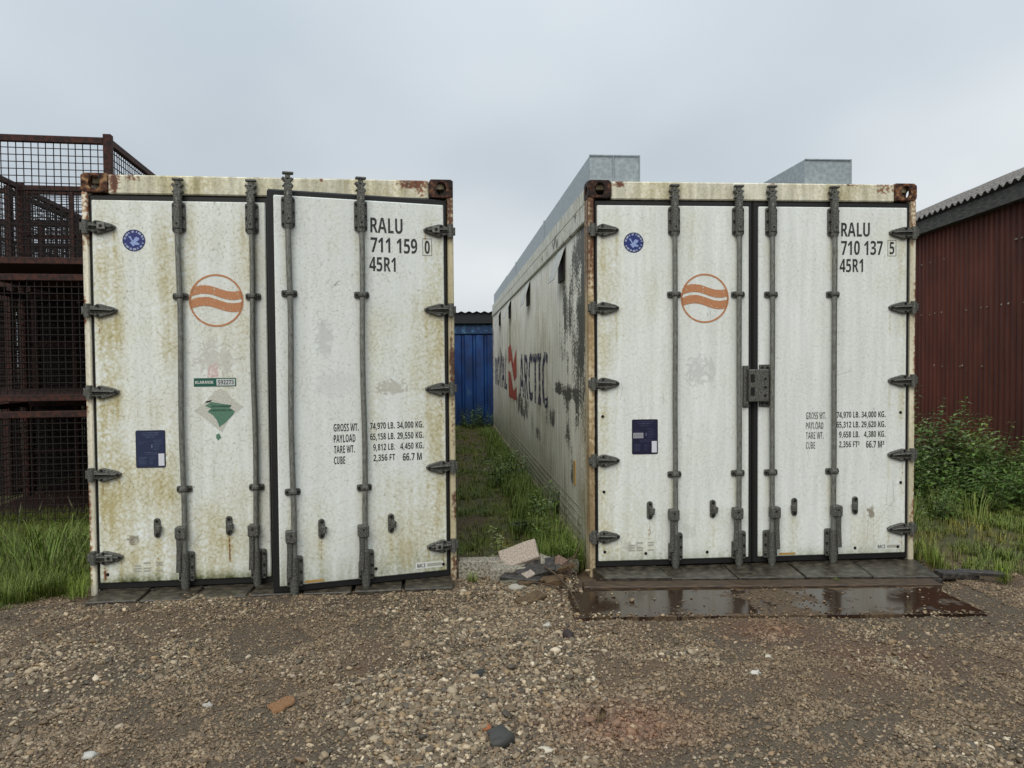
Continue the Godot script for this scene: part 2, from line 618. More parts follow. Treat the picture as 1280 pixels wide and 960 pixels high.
	M.concrete = mat(ntex(512, noise(34, 0.05, 6), [[0.15, Color(0.42, 0.38, 0.34)], [0.5, Color(0.61, 0.56, 0.51)], [0.85, Color(0.74, 0.70, 0.65)]]), Vector3(3, 3, 3), 0.9)
	M.concrete.uv1_world_triplanar = true
	M.slate = mat(ntex(256, noise(35, 0.03, 6), [[0.2, Color(0.10, 0.095, 0.09)], [0.5, Color(0.185, 0.17, 0.155)], [0.8, Color(0.29, 0.265, 0.235)]]), Vector3(3, 3, 3), 0.6)
	M.slate.uv1_world_triplanar = true
	M.mossy = mat(ntex(256, noise(36, 0.03, 6), [[0.2, Color(0.20, 0.19, 0.13)], [0.5, Color(0.36, 0.35, 0.28)], [0.8, Color(0.50, 0.475, 0.42)]]), Vector3(3, 3, 3), 0.9)
	M.mossy.uv1_world_triplanar = true
	M.kerb = mat(ntex(256, noise(50, 0.05, 6), [[0.15, Color(0.30, 0.30, 0.24)], [0.4, Color(0.50, 0.48, 0.43)], [0.8, Color(0.64, 0.615, 0.565)]]), Vector3(3.5, 3.5, 3.5), 0.9)
	M.kerb.uv1_world_triplanar = true
	M.pinkish = mat(ntex(256, noise(49, 0.06, 6), [[0.15, Color(0.28, 0.22, 0.19)], [0.5, Color(0.42, 0.34, 0.29)], [0.85, Color(0.55, 0.47, 0.41)]]), Vector3(4, 4, 4), 0.9)
	M.wood = mat(ntex(256, noise(37, 0.04, 5), [[0.2, Color(0.20, 0.15, 0.10)], [0.5, Color(0.33, 0.26, 0.17)], [0.8, Color(0.44, 0.36, 0.25)]]), Vector3(1.5, 14, 14), 0.85)
	M.chip = mat(ntex(128, noise(45, 0.06, 4), [[0.2, Color(0.38, 0.27, 0.17)], [0.8, Color(0.54, 0.40, 0.27)]]), Vector3(30, 6, 6), 0.85)
	M.flap = mat(ntex(256, noise(46, 0.03, 5), [[0.2, Color(0.60, 0.61, 0.59)], [0.8, Color(0.76, 0.77, 0.75)]]), Vector3(2, 2, 2), 0.5, 0.2)
	M.rib = mat(ntex(256, noise(47, 0.03, 5), [[0.2, Color(0.42, 0.41, 0.34)], [0.8, Color(0.62, 0.61, 0.55)]]), Vector3(1, 2, 0.5), 0.6)
	M.leafy = plain(Color.WHITE, 0.6)
	M.leafy.vertex_color_use_as_albedo = true
	M.leafy.backlight_enabled = true
	M.leafy.backlight = Color(0.35, 0.45, 0.2)
	M.twig = plain(Color(0.30, 0.24, 0.18), 0.9)
	M.plastic = plain(Color(0.035, 0.038, 0.042), 0.35)


# ---------------------------------------------------------------- ground
func gheight(x: float, z: float) -> float:
	var near := clampf(1.0 - (absf(x) - 6.0) / 4.0, 0.0, 1.0)
	var h := relief.get_noise_2d(x, z) * 0.035 + relief2.get_noise_2d(x, z) * 0.012 * near
	# a coarse heap runs from between the containers towards the viewer
	var ridge := exp(-pow((x + 0.05 + (z + 4.2) * 0.18) / 0.45, 2.0)) * clampf((z + 5.6) * 2.0, 0.0, 1.0) * clampf((-2.6 - z), 0.0, 1.0)
	h += 0.030 * ridge
	var rut := (x + 0.75) * 0.43 + (z + 3.72) * 0.90
	h += (0.018 * exp(-pow((rut - 0.10) / 0.07, 2.0)) - 0.026 * exp(-pow(rut / 0.09, 2.0))) * clampf(1.4 - absf(x + 0.75) * 0.9, 0.0, 1.0)
	var lp := (Vector3(x, 0, z) - L_POS).rotated(Vector3.UP, -L_YAW)
	if lp.x > -0.2 and lp.x < 2.6:
		h += 0.030 * exp(-pow((lp.z - 0.40) / 0.14, 2.0))
	h += 0.016 * exp(-pow((z + 4.40) / 0.10, 2.0)) * clampf((x - 0.3) * 4.0, 0.0, 1.0) * clampf((2.9 - x) * 4.0, 0.0, 1.0)
	if z < -4.53 and x > 0.3 and x < 3.05:
		h = minf(h, -0.012)
	return h - 0.012


func greenness(x: float, z: float) -> float:   # 0 gravel, 1 grown over
	var e := patchy.get_noise_2d(x * 1.5, z * 1.5) * 0.35
	var g := 0.0
	if x < -2.4:
		g = clampf((-4.80 - (x + 3.14) * 1.7 - z + e) / 0.25, 0.0, 1.0)
	elif x > 2.9:
		g = clampf((-5.25 - z + (x - 3.3) * 0.25 + e) / 0.4, 0.0, 1.0)
	else:
		g = clampf((-5.75 - z + e) / 0.3, 0.0, 1.0)
	if z < -25.0 or absf(x) > 12.0:
		g = 1.0
	return g


func ground() -> void:
	var xs: Array[float] = []
	var zs: Array[float] = []
	for q in [-400.0, -150.0, -60.0, -30.0, -18.0, -12.0, -9.0, -7.0, -6.0]:
		xs.append(q)
	var a := -5.0
	while a < 5.6:
		xs.append(a)
		a += 0.036
	for q in [6.5, 7.5, 9.0, 12.0, 18.0, 30.0, 60.0, 150.0, 400.0]:
		xs.append(q)
	for q in [-500.0, -200.0, -90.0, -45.0, -30.0, -22.0, -19.0]:
		zs.append(q)
	a = -17.0
	while a < -6.2:
		zs.append(a)
		a += 0.2
	while a < -2.2:
		zs.append(a)
		a += 0.03
	for q in [-1.8, -1.0, 0.0, 2.0, 5.0, 12.0, 40.0, 150.0]:
		zs.append(q)
	var w := xs.size()
	var h := zs.size()
	var v := PackedVector3Array()
	var n := PackedVector3Array()
	var c := PackedColorArray()
	v.resize(w * h)
	n.resize(w * h)
	c.resize(w * h)
	for j in h:
		for i in w:
			var x := xs[i]
			var z := zs[j]
			v[j * w + i] = Vector3(x, gheight(x, z), z)
			var g := greenness(x, z)
			var t := patchy.get_noise_2d(x * 0.8 + 40.0, z * 0.8)
			var col := Color(0.118, 0.091, 0.060).lerp(Color(0.150, 0.101, 0.061), clampf(0.5 + t * 1.6, 0.0, 1.0))
			for p in [[1.43, -4.33, 0.16], [0.52, -3.22, 0.2], [1.9, -3.9, 0.25]]:
				var d: float = Vector2((x - p[0]) * 0.7, z - p[1]).length() / p[2]
				col = col.lerp(Color(0.175, 0.082, 0.048), 0.85 * exp(-d * d))
			col = col.lerp(Color(0.100, 0.102, 0.028).lerp(Color(0.135, 0.092, 0.042), clampf(0.5 + t * 2.0, 0.0, 1.0)), g)
			c[j * w + i] = col
	for j in h:
		for i in w:
			var dx := v[j * w + mini(i + 1, w - 1)] - v[j * w + maxi(i - 1, 0)]
			var dz := v[mini(j + 1, h - 1) * w + i] - v[maxi(j - 1, 0) * w + i]
			n[j * w + i] = dz.cross(dx).normalized()
	var ix := PackedInt32Array()
	for j in h - 1:
		for i in w - 1:
			var p := j * w + i
			ix.append_array(PackedInt32Array([p, p + 1, p + w, p + 1, p + w + 1, p + w]))
	var ar := []
	ar.resize(Mesh.ARRAY_MAX)
	ar[Mesh.ARRAY_VERTEX] = v
	ar[Mesh.ARRAY_NORMAL] = n
	ar[Mesh.ARRAY_COLOR] = c
	ar[Mesh.ARRAY_INDEX] = ix
	var me := ArrayMesh.new()
	me.add_surface_from_arrays(Mesh.PRIMITIVE_TRIANGLES, ar)
	var m := mat(ntex(1024, noise(41, 0.05, 6), [[0.1, Color(0.62, 0.60, 0.58)], [0.45, Color(0.88, 0.87, 0.85)], [0.75, Color(1, 1, 1)]]), Vector3(1.1, 1.1, 1.1), 0.72)
	m.vertex_color_use_as_albedo = true
	m.uv1_world_triplanar = true
	m.heightmap_enabled = true
	m.heightmap_texture = ntex(1024, noise(42, 0.06, 5), [])
	m.heightmap_scale = 1.6
	me.surface_set_material(0, m)
	kind(put_mesh("ground", me), "structure")


func in_plate(x: float, z: float, pad := 0.0) -> bool:
	return x > 0.36 - pad and x < 2.85 + pad and z > -5.75 and z < -4.5 + pad


func in_left(x: float, z: float, pad := 0.0) -> bool:
	var p := (Vector3(x, 0, z) - L_POS).rotated(Vector3.UP, -L_YAW)
	return p.x > 0.0 and p.x < 2.44 and p.z < 0.16 + pad


func in_right(x: float, z: float) -> bool:
	var p := (Vector3(x, 0, z) - R_POS).rotated(Vector3.UP, -R_YAW)
	return p.x > 0.0 and p.x < 2.44 and p.z < 0.0


func aprons() -> void:
	# row of small wet slabs in front of the left container
	var root := Node3D.new()
	root.name = numbered("slab_pavement")
	add_child(root, true)
	kind(root, "structure")
	root.position = Vector3(L_POS.x, 0, L_POS.z)
	root.rotation.y = L_YAW
	var bed := MB.new()
	bed.box(Vector3(0.02, -0.12, -0.14), Vector3(2.42, -0.012, 0.26), 0.005)
	put("slab_bed", bed, M.slate, root)
	var x := 0.06
	var k := 0
	while x < 2.28:
		var s := MB.new()
		var wd := 0.325 + rng.randf_range(-0.01, 0.015)
		var t := Transform3D(Basis(Vector3.UP, rng.randf_range(-0.015, 0.015)).rotated(Vector3.RIGHT, rng.randf_range(-0.015, 0.02)), Vector3(x + wd * 0.5, 0.0, 0.06))
		s.box(Vector3(-wd * 0.5 + 0.008, -0.05, -0.2), Vector3(wd * 0.5 - 0.008, 0.022 + rng.randf_range(-0.004, 0.006), 0.20), 0.006, t)
		put("paving_slab", s, M.concrete_wet, root)
		x += wd + 0.006
		k += 1
	# wider slabs in front of the right container
	root = Node3D.new()
	root.name = numbered("slab_pavement")
	add_child(root, true)
	kind(root, "structure")
	bed = MB.new()
	bed.prism(PackedVector2Array([Vector2(0.62, 5.24), Vector2(2.94, 5.22), Vector2(3.02, 5.72), Vector2(0.62, 5.52)]), -0.1, 0.012, 0.0, FLAT)
	put("slab_bed", bed, M.slate, root)
	var n := 5
	for i in n:
		var f0 := float(i) / n
		var f1 := float(i + 1) / n
		var s := MB.new()
		var top := 0.036 + rng.randf_range(-0.004, 0.005)
		var g := 0.005
		s.prism(PackedVector2Array([Vector2(lerpf(0.62, 2.93, f0) + g, 5.235), Vector2(lerpf(0.62, 2.93, f1) - g, 5.235), Vector2(lerpf(0.55, 3.0, f1) - g, lerpf(5.53, 5.73, f1)), Vector2(lerpf(0.55, 3.0, f0) + g, lerpf(5.53, 5.73, f0))]), -0.03, top, 0.006, FLAT)
		put("paving_slab", s, M.concrete_wet, root)


# ---------------------------------------------------------------- containers
func casting(parent: Node, at: Vector3, sx: float, m: Material) -> void:
	# hollow corner block: at is its outer top front corner, sx the direction inwards along x
	var mb := MB.new()
	var w := 0.165
	var h := 0.122
	var d := 0.178
	var th := 0.03
	var fo := PackedVector2Array()
	var fi := PackedVector2Array()
	var so := PackedVector2Array()
	var si := PackedVector2Array()
	for i in 24:
		var a := TAU * (i + 0.5) / 24
		var q := Vector2(cos(a), sin(a))
		var k := 1.0 / pow(pow(absf(q.x), 7.0) + pow(absf(q.y), 7.0), 1.0 / 7.0)
		fo.append(Vector2(w * 0.5 * q.x * k, h * 0.5 * q.y * k))
		fi.append(Vector2(0.036 * q.x, 0.046 * q.y))
		so.append(Vector2(d * 0.5 * q.x * k, h * 0.5 * q.y * k))
		si.append(Vector2(0.045 * q.x, 0.034 * q.y))
	var cx := at.x + sx * w * 0.5
	var cy := at.y - h * 0.5
	mb.ring(fo, fi, -th, 0.0, Transform3D(Basis.IDENTITY, Vector3(cx, cy, at.z)))
	var side := Basis(Vector3(0, 0, sx), Vector3(0, 1, 0), Vector3(-sx, 0, 0))
	mb.ring(so, si, -th, 0.0, Transform3D(side, Vector3(at.x, cy, at.z - d * 0.5)))
	mb.box(Vector3(minf(at.x, at.x + sx * w) + 0.004, at.y - 0.026, at.z - d), Vector3(maxf(at.x, at.x + sx * w) - 0.004, at.y + 0.004, at.z - 0.006), 0.01)
	mb.box(Vector3(minf(at.x, at.x + sx * w) + 0.004, at.y - h - 0.004, at.z - d), Vector3(maxf(at.x, at.x + sx * w) - 0.004, at.y - h + 0.02, at.z - 0.006), 0.006)
	var inn := at.x + sx * w
	mb.box(Vector3(minf(inn, inn - sx * 0.02), at.y - h + 0.01, at.z - d), Vector3(maxf(inn, inn - sx * 0.02), at.y - 0.015, at.z - 0.02), 0.0)
	put("corner_casting", mb, m, parent)


func two(called: String, a: MB, ma: Material, b: MB, mb_: Material, parent: Node) -> MeshInstance3D:
	var me := a.to_mesh(ma)
	b.to_mesh(mb_, me)
	return put_mesh(called, me, parent)


func hinge(parent: Node, x: float, y: float, s: float, pad: bool) -> void:
	var a := MB.new()
	var b := MB.new()
	var pl := PackedVector2Array()
	for p in [[-0.008, -0.027], [0.06, -0.029], [0.092, -0.047], [0.112, -0.047], [0.192, -0.023], [0.214, -0.008], [0.215, 0.007], [0.192, 0.021], [0.11, 0.043], [0.09, 0.043], [0.06, 0.028], [-0.008, 0.027]]:
		pl.append(Vector2(x + s * p[0], y + p[1]))
	a.prism(pl, 0.003, 0.026, 0.006)
	pl = PackedVector2Array()
	for p in [[0.05, -0.013], [0.16, -0.009], [0.188, -0.005], [0.188, 0.004], [0.16, 0.008], [0.05, 0.012]]:
		pl.append(Vector2(x + s * p[0], y + p[1]))
	a.prism(pl, 0.026, 0.04, 0.006)
	a.cyl(Vector3(x + s * 0.028, y - 0.045, 0.018), Vector3(x + s * 0.028, y + 0.045, 0.018), 0.021, 0.021, 12)
	for q in [[0.095, 0.03], [0.095, -0.032], [0.198, 0.0]]:
		b.cyl(Vector3(x + s * q[0], y + q[1], 0.02), Vector3(x + s * q[0], y + q[1], 0.036), 0.009, 0.008, 6)
	two("hinge", a, M.hardware, b, M.bolt, parent)
	if pad:
		a = MB.new()
		b = MB.new()
		var px := x + s * 0.135
		a.box(Vector3(px - 0.026, y - 0.02, 0.036), Vector3(px + 0.026, y + 0.024, 0.05), 0.004)
		b.cyl(Vector3(px, y + 0.002, 0.045), Vector3(px, y + 0.002, 0.0525), 0.011, 0.011, 10)
		two("hinge_pad", a, M.pad, b, M.bolt, parent)


func lock_gear(parent: Node, x: float, s: float, bend: float) -> void:
	# one locking rod with its brackets, cams, guides, handle; s is the side on which the bolted plate sits
	var a := MB.new()
	var pts := PackedVector3Array()
	for i in 15:
		var y := lerpf(0.15, 2.74, i / 14.0)
		pts.append(Vector3(x + bend * sin(i * 0.9 + x * 9.0), y, 0.034 + 0.001 * sin(i * 1.7)))
	a.tube(pts, 0.0185, 0.0185, 12)
	put("locking_rod", a, M.rod, parent)
	var b := MB.new()
	a = MB.new()
	a.prism(rect(x - 0.043, 2.512, x + 0.043, 2.712, 0.016), 0.003, 0.018, 0.004)
	a.cyl(Vector3(x, 2.505, 0.03), Vector3(x, 2.716, 0.03), 0.026, 0.026, 12)
	a.box(Vector3(x - 0.02, 2.53, 0.04), Vector3(x + 0.02, 2.69, 0.062), 0.006)
	for yy in [2.535, 2.61, 2.688]:
		for xx in [-0.032, 0.032]:
			b.cyl(Vector3(x + xx, yy, 0.016), Vector3(x + xx, yy, 0.028), 0.009, 0.008, 6)
	b.cyl(Vector3(x, 2.565, 0.06), Vector3(x, 2.565, 0.0635), 0.007, 0.007, 8)
	two("rod_bracket", a, M.hardware, b, M.bolt, parent)
	a = MB.new()
	a.box(Vector3(x - 0.024, 2.712, 0.006), Vector3(x + 0.024, 2.775, 0.05), 0.006)
	a.prism(PackedVector2Array([Vector2(x - 0.036, 2.775), Vector2(x - 0.012, 2.772), Vector2(x + 0.03, 2.768), Vector2(x + 0.036, 2.782), Vector2(x + 0.018, 2.8), Vector2(x + 0.038, 2.826), Vector2(x + 0.02, 2.832), Vector2(x, 2.815), Vector2(x - 0.03, 2.836), Vector2(x - 0.04, 2.824), Vector2(x - 0.018, 2.8)]), 0.004, 0.04, 0.004)
	a.box(Vector3(x - 0.016, 2.822, 0.006), Vector3(x + 0.016, 2.852, 0.034), 0.004)
	a.box(Vector3(x - 0.034, 2.852, 0.004), Vector3(x + 0.036, 2.868, 0.04), 0.004)
	put("rod_cam", a, M.hardware, parent)
	for yy in [2.088, 0.797]:
		a = MB.new()
		b = MB.new()
		a.prism(rect(x - 0.05, yy - 0.022, x + 0.05, yy + 0.022, 0.012), 0.003, 0.016, 0.004)
		a.box(Vector3(x - 0.025, yy - 0.017, 0.01), Vector3(x + 0.025, yy + 0.017, 0.06), 0.01)
		for xx in [-0.037, 0.037]:
			b.cyl(Vector3(x + xx, yy, 0.014), Vector3(x + xx, yy, 0.026), 0.009, 0.008, 6)
		two("rod_guide", a, M.hardware, b, M.bolt, parent)
	a = MB.new()
	b = MB.new()
	a.prism(rect(minf(x - s * 0.012, x + s * 0.058), 0.172, maxf(x - s * 0.012, x + s * 0.058), 0.375, 0.016), 0.003, 0.02, 0.004)
	a.prism(rect(minf(x - s * 0.046, x - s * 0.008), 0.172, maxf(x - s * 0.046, x - s * 0.008), 0.30, 0.01), 0.003, 0.019, 0.004)
	a.cyl(Vector3(x, 0.16, 0.032), Vector3(x, 0.37, 0.032), 0.027, 0.027, 12)
	a.cyl(Vector3(x, 0.125, 0.032), Vector3(x, 0.165, 0.032), 0.021, 0.03, 12)
	for yy in [0.20, 0.27, 0.345]:
		b.cyl(Vector3(x + s * 0.044, yy, 0.018), Vector3(x + s * 0.044, yy, 0.03), 0.009, 0.008, 6)
	for yy in [0.2, 0.272]:
		b.cyl(Vector3(x - s * 0.036, yy, 0.017), Vector3(x - s * 0.036, yy, 0.028), 0.008, 0.007, 6)
	two("rod_foot", a, M.hardware, b, M.bolt, parent)
	a = MB.new()
	b = MB.new()
	a.prism(PackedVector2Array([Vector2(x - s * 0.05, 0.245), Vector2(x - s * 0.018, 0.245), Vector2(x - s * 0.012, 0.42), Vector2(x - s * 0.016, 0.5), Vector2(x - s * 0.046, 0.5), Vector2(x - s * 0.044, 0.4)]), 0.05, 0.066, 0.004)
	a.prism(rect(x - s * 0.016 - 0.036, 0.47, x - s * 0.016 + 0.036, 0.552, 0.012), 0.02, 0.074, 0.006)
	b.cyl(Vector3(x - s * 0.018, 0.522, 0.07), Vector3(x - s * 0.018, 0.522, 0.078), 0.007, 0.007, 8)
	two("lock_handle", a, M.hardware, b, M.bolt, parent)


func catch_plate(parent: Node, x: float, y: float, tilt: float) -> void:
	var a := MB.new()
	var b := MB.new()
	a.prism(rect(x - 0.021, y - 0.066, x + 0.021, y + 0.066, 0.02), 0.003, 0.014, 0.003)
	a.box(Vector3(x - 0.017 + tilt * 0.012, y - 0.03, 0.01), Vector3(x + 0.017 + tilt * 0.012, y + 0.02, 0.04), 0.006)
	a.box(Vector3(x + tilt * 0.02 - 0.012, y - 0.004, 0.012), Vector3(x + tilt * 0.02 + 0.014, y + 0.014, 0.034), 0.004)
	for yy in [-0.048, 0.046]:
		b.cyl(Vector3(x, y + yy, 0.012), Vector3(x, y + yy, 0.022), 0.01, 0.009, 6)
	two("handle_catch", a, M.hardware, b, M.bolt, parent)


func wave_emblem(parent: Node, x: float, y: float, r: float, m: Material) -> void:
	var mb := MB.new()
	var o := PackedVector2Array()
	var i_ := PackedVector2Array()
	for k in 64:
		var a := TAU * k / 64
		o.append(Vector2(x + r * cos(a), y + r * sin(a)))
		i_.append(Vector2(x + r * 0.93 * cos(a), y + r * 0.93 * sin(a)))
	mb.ring(o, i_, 0.0005, 0.0022)
	for band in [[0.50, 0.20], [0.06, -0.26]]:
		var top := PackedVector2Array()
		var bot := PackedVector2Array()
		for k in 29:
			var u := lerpf(-0.97, 0.97, k / 28.0)
			var wv := 0.12 * sin(-u * 3.0 + 0.25) - 0.02
			var lim := sqrt(maxf(0.0, 0.9216 - u * u))
			var t0 := clampf(band[0] + wv - 0.02, -lim, lim)
			var b0 := clampf(band[1] + wv - 0.04, -lim, lim)
			top.append(Vector2(x + r * u, y + r * t0))
			bot.append(Vector2(x + r * u, y + r * b0))
		for k in 28:
			mb.quad(Vector3(bot[k].x, bot[k].y, 0.0022), Vector3(bot[k + 1].x, bot[k + 1].y, 0.0022), Vector3(top[k + 1].x, top[k + 1].y, 0.0022), Vector3(top[k].x, top[k].y, 0.0022))
	put("wave_emblem", mb, m, parent)


func round_sticker(parent: Node, x: float, y: float, r: float) -> void:
	var mb := MB.new()
	var pl := PackedVector2Array()
	for k in 32:
		pl.append(Vector2(x + r * cos(TAU * k / 32), y + r * sin(TAU * k / 32)))
	mb.face(pl, 0.0015)
	mb.planar(0, 1, x - r, x + r, y - r, y + r)
	if not M.has("seal"):
		var im := Image.create(160, 160, false, Image.FORMAT_RGB8)
		im.fill(Color(0.10, 0.16, 0.42))
		var bird := PackedVector2Array([Vector2(-0.5, 0.38), Vector2(-0.28, 0.40), Vector2(-0.15, 0.1), Vector2(-0.05, -0.02), Vector2(0.05, 0.22), Vector2(0.2, 0.34), Vector2(0.5, 0.2), Vector2(0.36, -0.02), Vector2(0.18, -0.12), Vector2(0.5, -0.28), Vector2(0.4, -0.42), Vector2(0.1, -0.38), Vector2(-0.05, -0.55), Vector2(-0.2, -0.38), Vector2(-0.38, -0.16), Vector2(-0.16, -0.1), Vector2(-0.3, 0.12)])
		for yy in 160:
			for xx in 160:
				var q := Vector2((xx - 79.5) / 80.0, (79.5 - yy) / 80.0)
				var d := q.length()
				if d > 0.93:
					im.set_pixel(xx, yy, Color(0.07, 0.1, 0.28))
				elif d > 0.72 and d < 0.9:
					var a := q.angle() * 26.0 / TAU
					var seg := int(floor(a * 2.0))
					if posmod(seg * 7 + (seg >> 2) * 3, 5) < 3 and absf(q.angle()) > 0.12 and absf(absf(q.angle()) - PI) > 0.12 and fposmod(d * 31.0 + seg, 3.0) < 2.1:
						im.set_pixel(xx, yy, Color(0.70, 0.74, 0.80))
				elif d < 0.66 and Geometry2D.is_point_in_polygon(q, bird):
					im.set_pixel(xx, yy, Color(0.55, 0.62, 0.80))
		M.seal = sheet_mat(ImageTexture.create_from_image(im), 0.4)
	put("round_sticker", mb, M.seal, parent)


func placard(parent: Node, x0: float, y0: float, x1: float, y1: float, dark: bool) -> void:
	var w := 192
	var h := 256
	var im := Image.create(w, h, false, Image.FORMAT_RGB8)
	var bg := Color(0.055, 0.06, 0.19) if dark else Color(0.12, 0.16, 0.28)
	im.fill(bg)
	var ink := bg.lerp(Color(0.75, 0.78, 0.85), 0.38)
	for row in [[14, 40, 152, 5], [28, 46, 140, 6], [44, 66, 120, 5], [150, 56, 140, 4], [162, 60, 128, 3]]:
		var x: int = row[1]
		while x < row[2]:
			var l := rng.randi_range(4, 12)
			im.fill_rect(Rect2i(x, row[0], l, row[3]), ink.lerp(bg, rng.randf() * 0.5))
			x += l + 3
	for k in 7:
		var y := 66 + k * 11
		im.fill_rect(Rect2i(112 + (k % 3) * 4, y, rng.randi_range(28, 60), 3), ink.lerp(bg, 0.35))
		if k > 0 and k < 3:
			im.fill_rect(Rect2i(20, y, rng.randi_range(30, 50), 3), ink.lerp(bg, 0.55))
	for k in 6:
		im.fill_rect(Rect2i(16, 182 + k * 9, rng.randi_range(36, 56), 3), ink.lerp(bg, 0.3))
		im.fill_rect(Rect2i(88, 182 + k * 9, rng.randi_range(18, 44), 3), ink.lerp(bg, 0.45))
	im.fill_rect(Rect2i(100, 98, 9, 24), ink)
	im.fill_rect(Rect2i(146, 160, 38, 84), Color(0.80, 0.81, 0.84))
	if dark:
		im.fill_rect(Rect2i(8, 98, 76, 40), Color(0.58, 0.58, 0.60))
		for k in 5:
			im.fill_rect(Rect2i(12 + k * 14, 104, 9, 28), Color(0.50, 0.50, 0.53))
	im.fill_rect(Rect2i(0, 0, w, 4), bg.darkened(0.5))
	im.fill_rect(Rect2i(0, h - 4, w, 4), bg.darkened(0.5))
	im.fill_rect(Rect2i(0, 0, 4, h), bg.darkened(0.5))
	im.fill_rect(Rect2i(w - 4, 0, 4, h), bg.darkened(0.5))
	var mb := MB.new()
	mb.prism(rect(x0, y0, x1, y1, 0.01), 0.0, 0.004, 0.001)
	mb.planar(0, 1, x0, x1, y0, y1)
	put("data_placard", mb, sheet_mat(ImageTexture.create_from_image(im), 0.4), parent)


func poly_at(x: float, y: float, s: float, pts: Array) -> PackedVector2Array:
	var o := PackedVector2Array()
	for p in pts:
		o.append(Vector2(x + p[0] * s, y + p[1] * s))
	return o


func print_poly(parent: Node, called: String, poly: PackedVector2Array, z: float, m: Material) -> void:
	var mb := MB.new()
	mb.face(MB.ccw(poly), z)
	put(called, mb, m, parent)


func weights(door: Node, rows: Array, m: Material) -> void:
	var y := 1.205
	for r in rows:
		lettering(door, "lettering", r[0], 1.601, y - 0.026, 1.601 + r[3], y + 0.026, 0.0014, m)
		lettering(door, "lettering", r[1], r[4], y - 0.026, 2.010, y + 0.026, 0.0014, M.letter)
		lettering(door, "lettering", r[2], r[5], y - 0.026, r[6], y + 0.026, 0.0014, M.letter)
		y -= 0.0725


